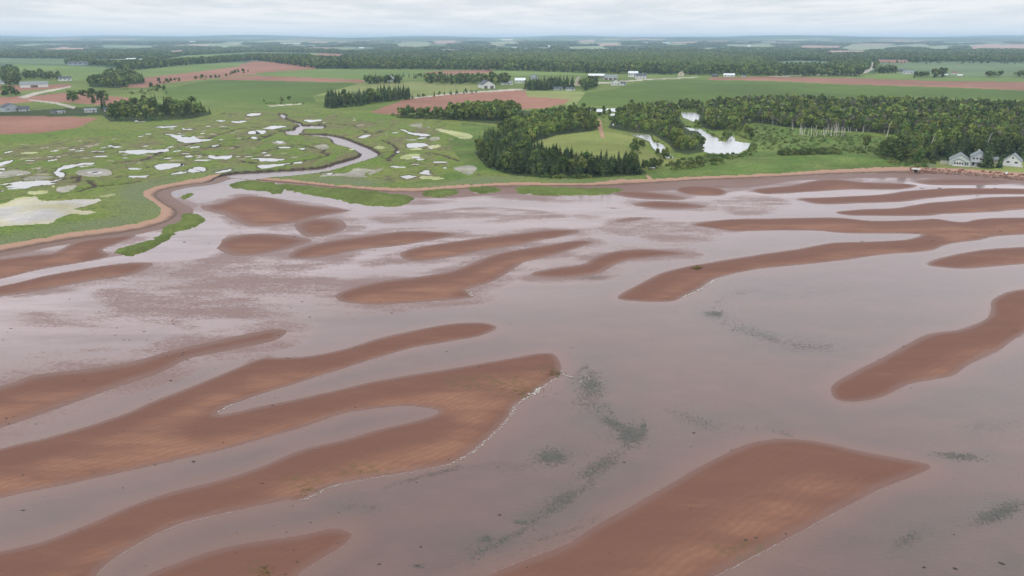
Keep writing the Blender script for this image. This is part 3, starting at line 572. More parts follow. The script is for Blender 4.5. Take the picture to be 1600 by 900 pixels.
zone[on & (fy < 107) & (fx < 1000)] = 1; zone[on & (fy < 114) & (fx >= 1000) & (fx < 1370)] = 1; zone[on & (fy < 99)] = 1
ln = on & (fU <= 0) & ~fI & (cr[QU].max(1) < -1)
zone[ln] = 2
zone[on & fI] = 4
order = ['reed_bed', 'wood_floor', 'lawn', 'clearing', 'far_field', 'green_field', 'ploughed_field', 'hay_field', 'gravel_road', 'dirt_track']
land_only = on & (fU > 0)
for nm in order:
    for (name, mat, P) in FIELDS:
        if name != nm: continue
        k = len(zones); zones.append((name, mat)); zone[land_only & pip(np.array(P, float), fx, fy) & (cr[QU].max(1) < -3)] = k
for (mat, P) in PANNES:
    Q = smooth(P, 3); rr = np.random.default_rng(len(P)); Q += rr.normal(0, .5, Q.shape) * [1.5, .5]
    k = len(zones); zones.append(('salt_panne', mat)); zone[on & pip(Q, fx, fy)] = k
co = np.stack([GX, GY, Z], 1)
at = {'inner': inner, 'mud': mud, 'pale': pale, 'dune': dune}
for k, (name, mat) in enumerate(zones):
    q = QU[zone == k]
    if len(q) == 0: continue
    grid_mesh(name, co, q, M[mat], at if mat == 'marsh' else None)['kind'] = 'structure'

# ------------------------------------------------------------------ tidal flat and the sea over it
fpy = np.concatenate([np.arange(1120, 620, -3.0), np.arange(620, 400, -2.), np.arange(400, 262, -1.), np.arange(262, 236, -2)])
fpx = np.arange(-420, 2021, 2.6)
A, B = np.meshgrid(fpx, fpy); X, Y = unproj(A.ravel(), B.ravel(), 0.0); pxf, pyf = A.ravel(), B.ravel()
nr, nc = A.shape; I = np.arange(nr * nc).reshape(nr, nc); QF = np.stack([I[:-1, :-1], I[:-1, 1:], I[1:, 1:], I[1:, :-1]], -1).reshape(-1, 4)
dsh = segdist(SHW, X, Y, False) * np.where(pip(mainP, X, Y), 1, -1)
dis = np.full(X.shape, -1e3, np.float32)
for P in ISLANDS: dis = np.maximum(dis, sdf(toworld(smooth(P, 4), .1), X, Y, 20))
h = -.30 + .05 * wob(X, Y, 41, 60) + .02 * wob(X, Y, 42, 14)
h = h + .17 * (1 - sm(-dsh, 10, 90))
semi = np.zeros(X.shape); dry = np.zeros(X.shape)
hb = np.full(X.shape, -9.)
for bi, (P, a, L) in enumerate(BARS):
    W = toworld(smooth(P, 4), .02)
    d = sdf(W, X, Y, 22)
    d = d + .25 * wob(X, Y, 50, 9) * (np.abs(d) < 20) * np.clip(np.abs(d) / 4, .25, 1)
    soft = bi >= 12
    v = np.where(d > 0, a * (1 - np.exp(-d / (L * (1.5 if soft else 1)))), np.where(soft, np.maximum(-.009 * np.abs(d) - .3 * sm(-d, 5, 16), -.5), np.maximum(-.03 * np.abs(d), -.5)))
    if not soft: semi = np.maximum(semi, .08 * (1 - sm(np.abs(d + .5), .6, 4)))
    if soft: semi = np.maximum(semi, (.75 if bi >= 18 else .4) * (1 - sm(np.abs(d + 1), 2, 9)))
    # the up-shore edge is a long damp slope, the down-shore edge a crisp lip
    d2 = sdf(W - np.array([0, 5.0]) if W[:, 1].mean() < 260 else W - np.array([0, 9.0]), X, Y, 22)
    hb = np.maximum(hb, v); dry = np.maximum(dry, np.where(d > 0, sm(d2, -1, L * 1.6) * min(1, a / .38), 0))
for (P, s) in SEMI:
    d = sdf(toworld(smooth(P, 4), 0), X, Y, 20)
    k = sm(d, -14, 9); semi = np.maximum(semi, s * k); hb = np.maximum(hb, np.where(d > -14, -.30 + .285 * k, -9))
# fuzzy up-shore margin of the low bars on the left
d = sdf(toworld(smooth(BARS[24][0], 4), 0), X, Y, 16); semi = np.maximum(semi, sm(d, -10, -1) * .7 * (1 - sm(d, 2, 12)))
mx_ = np.maximum(h, hb); h = mx_ + .012 * np.exp(-np.abs(h - hb) / .03)
creekline = toworld(smooth([(470,276),(400,282),(360,292),(330,305),(300,318),(300,330),(320,350),(330,370),(320,388),(285,398),(235,402),(167,409.5),(67,426),(0,441.5),(-200,479)], 5, False), 0)
dc = -sdf(creekline, X, Y, 20, False); h = np.where(dc < 7, np.minimum(h, -.22 + .6 * sm(dc, 1.5, 6)), h); semi *= sm(dc, 3, 10)
ck2 = toworld(smooth([(360,296),(430,303),(520,315),(590,327),(660,325),(760,318),(860,325),(960,332),(1080,335)], 5, False), 0)
dc = -sdf(ck2, X, Y, 20, False); h = np.where(dc < 10, np.minimum(h, -.16 + .5 * sm(dc, 4, 10)), h)
sw = 6 + 14 * sm(pxf, 560, 760) * (1 - .5 * sm(pxf, 1250, 1450)) * (.8 + .3 * wob(X, Y, 66, 50))
h = np.maximum(h, np.where(dsh > -40, .05 - .055 * np.abs(dsh) / sw - .3 * sm(-dsh, sw, sw + 14), -9)); semi = np.maximum(semi, .8 * np.where(dsh > -40, sm(-dsh, .25 * sw, .6 * sw) * (1 - sm(-dsh, sw * 1.2, sw + 14)), 0))
h = np.where(dsh > 0, np.minimum(h, .05 - .3 * dsh), h); h = np.where(dis > .5, np.minimum(h, .05 - .3 * dis), h)
h = np.maximum(h, -3.)
weed = np.zeros(X.shape)
for (cx, cy, rx, ry) in WEEDB: weed = np.maximum(weed, 1 - sm(np.hypot((pxf - cx) / rx, (pyf - cy) / ry), .4, 1.1))
weed = np.maximum(weed, .6 * np.where(dsh > -9, 1 - sm(-dsh, 2, 9), 0))
tint = np.zeros(X.shape)
for (cx, cy, rx, ry, s) in TINT: tint = np.maximum(tint, s * np.exp(-1.2 * (((pxf - cx) / rx) ** 2 + ((pyf - cy) / ry) ** 2)))
calm_sheen = np.maximum(np.exp(-(((pxf - 60) / 430) ** 2 + ((pyf - 475) / 75) ** 2)), np.exp(-(((pxf - 400) / 420) ** 2 + ((pyf - 400) / 70) ** 2)))
calm_sheen = np.maximum(calm_sheen, .8 * np.exp(-(((pxf - 1450) / 500) ** 2 + ((pyf - 300) / 40) ** 2))); calm_sheen = np.maximum(calm_sheen, .6 * np.exp(-(((pxf - 800) / 500) ** 2 + ((pyf - 330) / 45) ** 2)))
calm_sheen = np.clip(calm_sheen * (1 + .25 * wob(X, Y, 61, 120)), 0, 1)
grid_mesh('tidal_flat', np.stack([X, Y, h], 1), QF, M['flat'], {'weed': weed, 'dry': dry})['kind'] = 'structure'
sea_q = QF
# the water sheet: same outline, but coarser, plus the creek reach
wpy = np.concatenate([np.arange(1120, 620, -4.0), np.arange(620, 400, -2.5), np.arange(400, 172, -1.25)])
wpx = np.arange(-420, 2021, 3.4)
A, B = np.meshgrid(wpx, wpy); WX, WY = unproj(A.ravel(), B.ravel(), 0.0)
# sample depth from the flat grid (bilinear in its own index space)
ri = np.interp(-B.ravel(), -fpy, np.arange(len(fpy))); ci = np.interp(A.ravel(), fpx, np.arange(len(fpx)))
def samp(a):
    a = a.reshape(len(fpy), len(fpx)); r0 = np.clip(ri.astype(int), 0, len(fpy) - 2); c0 = np.clip(ci.astype(int), 0, len(fpx) - 2); fr = ri - r0; fc = ci - c0
    return (a[r0, c0] * (1 - fr) + a[r0 + 1, c0] * fr) * (1 - fc) + (a[r0, c0 + 1] * (1 - fr) + a[r0 + 1, c0 + 1] * fr) * fc
dep = -samp(h); increek = (pip(smooth(CREEK, 4), A.ravel(), B.ravel()) | (B.ravel() < 262))
dep = np.where(increek, .3, dep)
nr, nc = A.shape; I = np.arange(nr * nc).reshape(nr, nc); QW = np.stack([I[:-1, :-1], I[:-1, 1:], I[1:, 1:], I[1:, :-1]], -1).reshape(-1, 4)
keep = (dep[QW].max(1) > -.12)
grid_mesh('sea_water', np.stack([WX, WY, np.zeros_like(WX)], 1), QW[keep], M['sea'], {'depth': dep, 'semi': samp(semi) * ~increek, 'tint': np.where(increek, .6, samp(tint)), 'calm_sheen': samp(calm_sheen) * ~increek})['kind'] = 'structure'
# a sheet of sea bed that carries on round and behind the camera
def sheet(name, x0, y0, x1, y1, z, mat):
    me = bpy.data.meshes.new(name); me.from_pydata([(x0, y0, z), (x1, y0, z), (x1, y1, z), (x0, y1, z)], [], [(0, 1, 2, 3)]); me.materials.append(mat)
    o = bpy.data.objects.new(name, me); COL.objects.link(o); o['kind'] = 'structure'; return o
sheet('sea_bed', -30000, -1500, 30000, 24000, -3.3, M['flat'])

def poly_mesh(name, W, z, mat, kind='structure'):
    bm = bmesh.new(); vs = [bm.verts.new((p[0], p[1], z)) for p in W]; f = bm.faces.new(vs); 
    f.normal_update(); bmesh.ops.triangulate(bm, faces=bm.faces[:])
    for f in bm.faces:
        f.normal_update()
        if f.normal.z < 0: f.normal_flip()
    me = bpy.data.meshes.new(name); bm.to_mesh(me); bm.free(); me.materials.append(mat)
    o = bpy.data.objects.new(name, me); COL.objects.link(o); o['kind'] = kind; return o
for W, z in pools_w:
    c = W.mean(0); poly_mesh('marsh_pool', c + (W - c) * 1.03, z, M['creek'])
for W, z in fresh_w:
    c = W.mean(0); poly_mesh('pond', c + (W - c) * 1.02, z, M['fresh'])
bm = bmesh.new()
for (x, y, a, b, t, k) in small:
    if k < 2 and segdist(SHW, np.array([x]), np.array([y]), False)[0] > 32:
        rad = [(u / 14) * 6.283 for u in range(14)]
        pts = [(x + (a * 1.8 * math.cos(q)) * math.cos(t) - b * 1.9 * math.sin(q) * math.sin(t), y + a * 1.8 * math.cos(q) * math.sin(t) + b * 1.9 * math.sin(q) * math.cos(t)) for q in rad]
        zz = .70; bm.faces.new([bm.verts.new((p[0], p[1], zz)) for p in pts])
for f in bm.faces:
    f.normal_update()
    if f.normal.z < 0: f.normal_flip()
me = bpy.data.meshes.new('small_marsh_pools'); bm.to_mesh(me); bm.free(); me.materials.append(M['creek'])
o = bpy.data.objects.new('small_marsh_pools', me); COL.objects.link(o); o['kind'] = 'structure'

# ------------------------------------------------------------------ plant materials
def leaf_mat(name, c1, c2, vmin=.6, vmax=1.35, sss=.25):
    m, g = newmat(name)
    rnd = g.n('ShaderNodeObjectInfo').outputs['Random']
    p = g.n('ShaderNodeNewGeometry').outputs['Position']
    rp = g.n('ShaderNodeNewGeometry').outputs['Random Per Island']
    col = g.mix(rnd, c1, c2)
    v = g.math('MULTIPLY', g.math('MULTIPLY', g.step(rp, 0, 1, vmin, vmax), g.step(g.math('FRACT', g.math('MULTIPLY', rnd, 13.7)), 0, 1, .72, 1.28)), g.step(g.noise(p, .03, 2, .5), .3, .7, .8, 1.2))
    col = g.n('ShaderNodeHueSaturation', {'Color': col, 'Value': v, 'Hue': g.n('ShaderNodeMapRange', {0: g.math('FRACT', g.math('MULTIPLY', rnd, 7.3)), 3: .465, 4: .52}).outputs[0]}).outputs[0]
    d = g.n('ShaderNodeBsdfDiffuse', {0: col}); t = g.n('ShaderNodeBsdfTranslucent', {0: col})
    out(g, g.n('ShaderNodeMixShader', {0: sss, 1: d.outputs[0], 2: t.outputs[0]}).outputs[0]); return m
def plain(name, c, rough=.8, spec=.2, var=.15, s=1.5):
    m, g = newmat(name); p = g.n('ShaderNodeTexCoord').outputs['Object']
    n = g.noise(p, s, 4, .6)
    col = g.n('ShaderNodeHueSaturation', {'Color': (*c, 1), 'Value': g.step(n, .25, .75, 1 - var, 1 + var)}).outputs[0]
    out(g, g.n('ShaderNodeBsdfPrincipled', {'Base Color': col, 'Roughness': rough, 'Specular IOR Level': spec}).outputs[0]); return m
M['needle'] = leaf_mat('spruce_needles', (.038, .064, .028), (.066, .095, .038), .5, 1.6, .15)
M['leaf'] = leaf_mat('green_leaves', (.13, .195, .042), (.195, .25, .068), .55, 1.5, .3)
M['leafd'] = leaf_mat('dark_leaves', (.080, .128, .036), (.135, .18, .054), .55, 1.5, .25)
M['farleaf'] = leaf_mat('far_leaves', (.12, .18, .05), (.17, .23, .07), .6, 1.4, .2)
M['greyleaf'] = leaf_mat('thin_grey_leaves', (.15, .15, .10), (.18, .165, .12), .6, 1.4, .1)
M['shrub'] = leaf_mat('shrub_leaves', (.085, .135, .040), (.14, .175, .055), .6, 1.4, .2)
M['bark'] = plain('bark', (.10, .08, .065), .9)
M['snag'] = plain('bleached_wood', (.50, .47, .42), .9)
def mesh_from(name, V, Fc, mats, mi=None):
    me = bpy.data.meshes.new(name); me.from_pydata(V, [], Fc)
    for m in mats: me.materials.append(m)
    if mi: me.polygons.foreach_set('material_index', mi)
    me.update(); return me
def tube(V, Fc, p0, p1, r0, r1, n=5):
    p0, p1 = Vector(p0), Vector(p1); q = (p1 - p0).to_track_quat('Z', 'Y'); b = len(V)
    for p, r in ((p0, r0), (p1, r1)):
        for i in range(n): V.append(tuple(p + q @ Vector((r * math.cos(6.283 * i / n), r * math.sin(6.283 * i / n), 0))))
    for i in range(n): Fc.append((b + i, b + (i + 1) % n, b + n + (i + 1) % n, b + n + i))
def spruce_crown(seed, h=10., R=2.1, layers=15, per=9, col='needle'):
    r = random.Random(seed); V = []; Fc = []
    b = len(V)                                                       # dense inner cone of shaded twigs
    for i in range(7): a = 6.283 * i / 7; V.append((R * .5 * math.cos(a), R * .5 * math.sin(a), h * .10))
    V.append((0, 0, h * .93))
    for i in range(7): Fc.append((b + i, b + (i + 1) % 7, b + 7))
    for k in range(layers):
        t = k / (layers - 1); z = h * (.07 + .88 * t); rr = R * (1 - t) ** .68 * r.uniform(.8, 1.15) + .12
        for j in range(max(4, int(per * (1 - .5 * t)))):
            a = r.uniform(0, 6.283); L = rr * r.uniform(.7, 1.18); wd = .22 * rr + .14
            c, s = math.cos(a), math.sin(a); zz = z + r.uniform(-.03, .03) * h
            def P(u, v, w_): return (c * u - s * v, s * u + c * v, w_)
            b = len(V); V += [P(0, 0, zz + .10 * h * (1 - t) * .8 + .12), P(L * .55, wd, zz - .04 * L), P(L, 0, zz - .24 * L + .1), P(L * .55, -wd, zz - .04 * L), P(L * .5, 0, zz + .14)]
            Fc += [(b, b + 1, b + 4), (b + 1, b + 2, b + 4), (b + 2, b + 3, b + 4), (b + 3, b, b + 4)]
    b = len(V); V += [(.12, 0, h * .93), (-.08, .1, h * .93), (-.08, -.1, h * .93), (0, 0, h * 1.03)]; Fc += [(b, b + 1, b + 3), (b + 1, b + 2, b + 3), (b + 2, b, b + 3)]
    return mesh_from('spruce_crown', V, Fc, [M[col]])
def trunk(seed, h, r0, limbs=0, spread=2.0, mat='bark'):
    r = random.Random(seed); V = []; Fc = []; p = Vector((0, 0, -.3)); n = 4
    for i in range(n):
        q = Vector((r.uniform(-.12, .12), r.uniform(-.12, .12), h * (i + 1) / n)); tube(V, Fc, p, q, r0 * (1 - i / n * .75), r0 * (1 - (i + 1) / n * .75)); p = q
    for i in range(limbs):
        a = r.uniform(0, 6.283); z = h * r.uniform(.45, .85); tube(V, Fc, (0, 0, z), (spread * math.cos(a), spread * math.sin(a), z + r.uniform(.5, 2.2)), r0 * .4, r0 * .12, 4)
    return mesh_from('trunk', V, Fc, [M[mat]])
def leaf_crown(seed, h=8.5, R=3.0, lobes=9, per=42, size=.62, col='leaf', z0=.28):
    r = random.Random(seed); V = []; Fc = []
    cs = []
    for i in range(lobes):
        a = r.uniform(0, 6.283); q = r.uniform(0, .62) * R; z = h * r.uniform(z0 + .12, .84)
        cs.append((q * math.cos(a), q * math.sin(a), z, R * r.uniform(.36, .56) * (1.15 - .45 * z / h)))
    cs.append((0, 0, h * .82, R * .38)); cs.append((0, 0, h * .55, R * .6))
    for (cx, cy, cz, cr_) in cs:
        for j in range(per):
            z = r.uniform(-.85, 1); a = r.uniform(0, 6.283); s = math.sqrt(max(0, 1 - z * z)); nrm = Vector((s * math.cos(a), s * math.sin(a), z))
            c = Vector((cx, cy, cz)) + nrm * cr_ * r.uniform(.78, 1.10)
            nn = (nrm + Vector((r.uniform(-.7, .7), r.uniform(-.7, .7), r.uniform(-.2, .8)))).normalized(); q = nn.to_track_quat('Z', 'Y'); sz = size * r.uniform(.55, 1.25); b = len(V)
            ph = r.uniform(0, 6.283)
            for k in range(5): V.append(tuple(c + q @ Vector((sz * r.uniform(.6, 1.1) * math.cos(ph + 1.2566 * k), sz * r.uniform(.6, 1.1) * math.sin(ph + 1.2566 * k), r.uniform(-.12, .12)))))
            Fc.append((b, b + 1, b + 2, b + 3, b + 4))
    return mesh_from('leaf_crown', V, Fc, [M[col]])
def shrub_mesh(seed, R=1.3, h=1.7, n=150, col='shrub'):
    r = random.Random(seed); V = []; Fc = []
    for j in range(n):
        z = r.uniform(.05, 1); a = r.uniform(0, 6.283); s = math.sqrt(max(0, 1 - z * z)); k_ = r.uniform(.7, 1.1)
        c = Vector((s * math.cos(a) * R * k_, s * math.sin(a) * R * k_, z * h * k_)); nn = (Vector((s * math.cos(a), s * math.sin(a), z + .4)) + Vector((r.uniform(-.6, .6),) * 3)).normalized()
        q = nn.to_track_quat('Z', 'Y'); sz = r.uniform(.2, .42); b = len(V)
        for k in range(4): V.append(tuple(c + q @ Vector((sz * math.cos(.785 + 1.571 * k), sz * math.sin(.785 + 1.571 * k), r.uniform(-.05, .05)))))
        Fc.append((b, b + 1, b + 2, b + 3))
    return mesh_from('shrub', V, Fc, [M[col]])
def join_meshes(name, a, b):
    V = [tuple(v.co) for v in a.vertices]; Fc = [tuple(p.vertices) for p in a.polygons]; mi = [0] * len(Fc); n = len(V)
    V += [tuple(v.co) for v in b.vertices]; Fc += [tuple(n + i for i in p.vertices) for p in b.polygons]; mi += [1] * (len(Fc) - len(mi))
    return mesh_from(name, V, Fc, [a.materials[0], b.materials[0]], mi)
LIB = {'spruce': [], 'leafy': [], 'dark': [], 'shrub': [], 'grey': []}
for s in range(5):
    LIB['spruce'].append((spruce_crown(s, 9.6, 2.5 + .25 * s, 14, 10), trunk(s, 8.5, .2)))
    LIB['leafy'].append((leaf_crown(10 + s, 8.2 + .4 * s, 2.7 + .2 * s), trunk(10 + s, 6.5, .2, 5)))
    LIB['dark'].append((leaf_crown(20 + s, 8.5 + .3 * s, 2.6 + .25 * s, col='leafd'), trunk(20 + s, 6.5, .2, 5)))
    LIB['shrub'].append((shrub_mesh(30 + s, 1.3 + .15 * s, 1.5 + .2 * s), None))
for s in range(3): LIB['grey'].append((leaf_crown(40 + s, 8.5, 2.0, 7, 18, .5, 'greyleaf'), trunk(40 + s, 8.0, .14, 7, 1.5, 'snag')))
LOW = {'spruce': [spruce_crown(60 + s, 10, 2.5, 8, 6) for s in range(3)],
       'leafy': [leaf_crown(70 + s, 8.5, 3.0, 5, 22, .95) for s in range(3)], 'dark': [leaf_crown(80 + s, 8.5, 3.0, 5, 22, .95, 'leafd') for s in range(3)],
       'grey': [join_meshes('thin_tree', leaf_crown(90, 8.5, 2.0, 6, 14, .6, 'greyleaf'), trunk(90, 8, .16, 5, 1.5, 'snag'))],
       'shrub': [shrub_mesh(95 + s, 1.6, 1.8, 70) for s in range(2)]}

# ------------------------------------------------------------------ where the plants stand
def gz(x, y): return base_h(np.asarray(x, float), np.asarray(y, float))
def fill(P, spacing, grow=0.0, seed=0):
    P = np.array(P, float); r = np.random.default_rng(seed); pts = []
    W = [hit(px, py) for px, py in P]; y0 = min(a[1] for a in W); y1 = max(a[1] for a in W); x0 = min(a[0] for a in W); x1 = max(a[0] for a in W)
    y = y0
    while y < y1:
        s = max(spacing, grow * y); lim = .95 * y
        xs = np.arange(max(x0, -lim), min(x1, lim), s); xs = xs + r.uniform(-.45, .45, len(xs)) * s; ys = y + r.uniform(-.5, .5, len(xs)) * s
        px, py = proj(xs, ys, gz(xs, ys)); k = pip(P, px, py)
        pts.append(np.stack([xs[k], ys[k], np.full(k.sum(), s)], 1)); y += s
    return np.concatenate(pts) if pts else np.zeros((0, 3))
ALLP = {k: [] for k in LIB}     # kind -> list of (x,y,scale,label,cat,group)
def plant(P, spacing, mix, lo, hi, where, seed, drop=0., grow=0.):
    r = random.Random(seed)
    for x, y, s in fill(P, spacing, grow, seed):
        if r.random() < drop: continue
        k = r.choices(list(mix), list(mix.values()))[0]; sc = r.uniform(lo, hi) * (.5 if k == 'shrub' and hi > .9 and False else 1)
        ALLP[k].append((x, y, sc, where))
plant([(745,240),(765,261),(800,271),(850,275),(930,275),(1000,272),(1003,266),(985,261),(945,262),(905,256),(860,247),(835,238),(812,226),(790,217),(760,222)], 3.25, {'spruce': .9, 'dark': .1}, .58, 1.0, 'grove beside the beach', 1)
plant([(762,219),(800,205),(835,222),(832,232),(812,228),(790,219)], 4.2, {'spruce': .35, 'leafy': .45, 'dark': .2}, .55, .85, 'grove beside the beach', 2)
plant([(770,205),(790,196),(845,180),(898,172),(926,184),(932,192),(935,203),(900,206),(868,211),(835,222),(800,207)], 4.8, {'leafy': .65, 'dark': .3, 'spruce': .05}, .5, .82, 'thicket beside the grass clearing', 3)
plant([(700,178),(760,170),(800,172),(815,180),(790,190),(740,188),(700,186)], 4.8, {'leafy': .8, 'dark': .2}, .7, 1.1, 'thicket below the red ploughed field', 4)
plant([(610,179),(640,178),(700,179),(740,188),(700,188),(640,186),(612,183)], 4, {'shrub': .6, 'dark': .4}, .6, 1., 'strip between marsh and red field', 5, .2)
plant([(962,180),(985,168),(1050,166),(1060,173),(1060,186),(1062,205),(1072,221),(1098,226),(1097,234),(1078,240),(1058,236),(1046,222),(1020,210),(1000,207),(955,199),(950,192),(965,186)], 5.0, {'leafy': .6, 'dark': .25, 'grey': .1, 'spruce': .05}, .45, .8, 'thicket between the white ponds', 6)
plant([(1096,181),(1105,168),(1150,163),(1220,158),(1300,163),(1400,163),(1500,166),(1600,168),(1950,176),(1950,236),(1560,233),(1500,232),(1462,240),(1410,238),(1403,212),(1350,207),(1290,203),(1230,199),(1180,191),(1165,196),(1150,199),(1115,203),(1100,197)], 5.6, {'leafy': .40, 'dark': .30, 'grey': .18, 'spruce': .12}, .5, 1.1, 'wood behind the shore cottages', 7)
plant([(1180,188),(1230,192),(1330,196),(1400,202),(1403,211),(1350,206),(1290,202),(1230,198),(1180,191)], 4.5, {'grey': .5, 'dark': .25, 'leafy': .25}, .5, .9, 'wood edge above the dead birches', 71)
plant([(1410,225),(1440,225),(1470,238),(1462,252),(1425,250),(1405,243)], 4.5, {'spruce': .55, 'dark': .3, 'leafy': .15}, .6, 1., 'wood behind the shore cottages', 8)
plant([(1465,240),(1500,234),(1600,234),(1800,237),(1800,246),(1560,246),(1540,246),(1480,249)], 4.3, {'spruce': .75, 'dark': .25}, .8, 1.2, 'wood behind the shore cottages', 18)
plant([(500,168),(520,160),(560,157),(600,153),(640,150),(640,156),(600,159),(560,166),(510,170)], 5.5, {'spruce': .85, 'dark': .15}, .9, 1.5, 'windbreak by the green field', 9)
plant([(640,152),(660,150),(748,143),(748,145),(700,149),(645,155)], 8, {'spruce': .8, 'dark': .2}, .4, .7, 'hedge along the farm road', 10, .3)
plant([(570,128),(628,126),(628,131),(572,132)], 7.5, {'dark': .75, 'spruce': .25}, .8, 1.3, 'shelter belt round the white farmhouse', 11)
plant([(665,124),(700,126),(720,124),(795,125),(796,133),(740,132),(690,132),(665,131)], 8, {'dark': .7, 'leafy': .15, 'spruce': .15}, .7, 1.4, 'shelter belt behind the white barn', 12)
plant([(820,137),(850,136),(898,135),(898,139),(850,142),(822,142)], 6.5, {'spruce': .9, 'dark': .1}, 1., 1.6, 'windbreak beside the bungalows', 13)
plant([(903,136),(925,132),(935,134),(930,138),(915,142)], 6.5, {'dark': .6, 'spruce': .4}, 1., 1.5, 'windbreak beside the bungalows', 14)
plant([(160,172),(250,168),(310,172),(330,178),(300,185),(230,189),(172,188)], 6.2, {'dark': .45, 'leafy': .15, 'spruce': .22, 'shrub': .18}, .45, 1.35, 'copse at the left edge of the marsh', 15, .25)
plant([(140,131),(187,114),(222,124),(226,132),(190,138),(142,136)], 9, {'dark': .75, 'spruce': .25}, .8, 1.4, 'copse between red fields', 16)
plant([(100,152),(160,150),(175,158),(165,163),(110,161)], 9, {'dark': .8, 'spruce': .2}, .7, 1.2, 'copse at the left edge of the marsh', 17, .35)
plant([(180,113),(200,107),(270,102),(300,99),(400,91),(500,94),(650,100),(800,102),(920,106),(1060,110),(1200,112),(1345,114),(1345,120),(1200,119),(1060,117),(920,114.5),(800,110.5),(650,108.5),(495,107.5),(400,94),(300,101),(230,108)], 8.5, {'dark': .6, 'spruce': .3, 'leafy': .1}, .9, 1.6, 'wood behind the fields', 21)
plant([(1380,111),(1395,109),(1400,115),(1365,115)], 8, {'dark': .8, 'spruce': .2}, .9, 1.4, 'hedge by the distant farm', 22)
plant([(1425,119),(1452,118),(1452,121),(1428,122)], 8, {'dark': .8, 'spruce': .2}, .7, 1.1, 'hedge by the distant farm', 23)
plant([(1457,119),(1476,118),(1476,121),(1458,122)], 7, {'dark': .8, 'spruce': .2}, 1., 1.6, 'hedge by the distant farm', 24)
plant([(1540,119),(1565,118),(1565,121),(1542,122)], 8, {'dark': 1}, .7, 1.1, 'hedge by the distant farm', 25)
plant([(1585,119),(1605,118),(1605,121),(1587,122)], 8, {'dark': 1}, .7, 1.1, 'hedge by the distant farm', 26)
plant([(5,110),(30,112),(32,132),(10,135),(2,125)], 9, {'dark': .8, 'spruce': .2}, .8, 1.3, 'copse round the left farm', 27)
plant([(35,118),(80,120),(95,121),(95,125),(40,125)], 9, {'dark': .7, 'spruce': .3}, .8, 1.3, 'copse round the left farm', 28)
plant([(5,145),(25,144),(30,152),(8,154)], 9, {'dark': 1}, .8, 1.2, 'copse round the left farm', 29)
plant([(230,130),(270,128),(360,120),(362,121),(300,128),(250,133)], 11, {'dark': .7, 'shrub': .3}, .5, .9, 'hedge between red and green fields', 30, .35)
plant([(345,119),(390,112),(392,114),(350,121)], 11, {'dark': .8, 'spruce': .2}, .5, .9, 'hedge between red and green fields', 31, .3)
plant([(185,138),(250,139),(270,146),(230,150),(185,146)], 9, {'shrub': .7, 'dark': .3}, .6, 1.1, 'edge of the left green field', 32, .55)
plant([(405,160),(475,158),(478,162),(420,163)], 6, {'shrub': .7, 'dark': .3}, .4, .8, 'edge of the left green field', 33, .4)
plant([(620,120),(665,118),(668,122),(625,124)], 10, {'spruce': .6, 'dark': .4}, .5, .8, 'shelter belt behind the white barn', 34, .3)
plant([(985,231),(1003,226),(1008,233),(1004,240),(988,241)], 3.5, {'shrub': .5, 'dark': .5}, .35, .6, 'slope beside the slim pond', 35)
plant([(1020,240),(1040,246),(1042,250),(1022,247)], 3., {'shrub': .7, 'dark': .3}, .35, .55, 'slope beside the slim pond', 36, .2)
plant([(1002,262),(1030,256),(1035,262),(1012,268)], 3.2, {'dark': .6, 'spruce': .4}, .35, .6, 'grove beside the beach', 37)
plant([(1025,262),(1060,250),(1110,244),(1160,245),(1120,258),(1060,266)], 3.2, {'shrub': 1}, .7, 1.2, 'green flat above the beach', 38, .45)
plant([(850,274),(930,276),(940,279),(860,280)], 2.2, {'shrub': 1}, .5, .8, 'foot of the spruce grove', 39, .3)
plant([(1180,195),(1230,200),(1290,206),(1390,216),(1400,235),(1350,242),(1280,236),(1190,235),(1178,215)], 3.6, {'shrub': 1}, .35, .8, 'wet meadow below the dead birches', 40, .4)
plant([(1215,238),(1310,236),(1312,241),(1220,243)], 2.6, {'shrub': 1}, .9, 1.3, 'wet meadow below the dead birches', 41, .1)
plant([(1350,232),(1400,230),(1460,255),(1440,262),(1390,256)], 3.2, {'shrub': .8, 'dark': .2}, .5, 1.1, 'bushes at the creek outlet', 42, .1)
plant([(1128,215),(1136,212),(1143,215),(1138,219),(1129,218)], 2.6, {'shrub': .5, 'dark': .5}, .35, .5, 'islet in the largest pond', 43)
plant([(1100,241),(1130,243),(1168,238),(1178,222),(1190,228),(1180,240),(1160,248),(1100,246)], 3.4, {'shrub': 1}, .5, .9, 'rim of the largest pond', 44, .3)
plant([(1085,196),(1092,195),(1100,196),(1150,200),(1168,205),(1180,218),(1174,218),(1160,209),(1140,206),(1112,202),(1090,197),(1088,199)], 4.2, {'dark': .7, 'leafy': .3}, .4, .7, 'rim of the largest pond', 45)
plant([(1060,164),(1092,166),(1100,176),(1094,180),(1088,174),(1064,174)], 5, {'dark': .7, 'leafy': .3}, .5, .85, 'rim of the largest pond', 46)
plant([(910,168),(918,172),(930,176),(950,176),(958,182),(940,186),(928,180),(905,172)], 4.5, {'dark': .5, 'shrub': .5}, .4, .7, 'bank of the far pond', 47, .2)
plant([(986,209),(1018,209),(1024,220),(1040,227),(1052,246),(1044,247),(1034,230),(1018,223),(1014,212),(990,212)], 1.8, {'shrub': 1}, .3, .6, 'rim of the slim pond', 55, .82)
plant([(1066,198),(1100,200),(1112,212),(1128,219),(1146,209),(1174,222),(1170,234),(1148,244),(1102,240),(1100,244),(1150,247),(1178,236),(1182,220),(1146,206),(1126,216),(1110,206),(1098,197)], 2.2, {'shrub': 1}, .3, .65, 'rim of the largest pond', 56, .35)
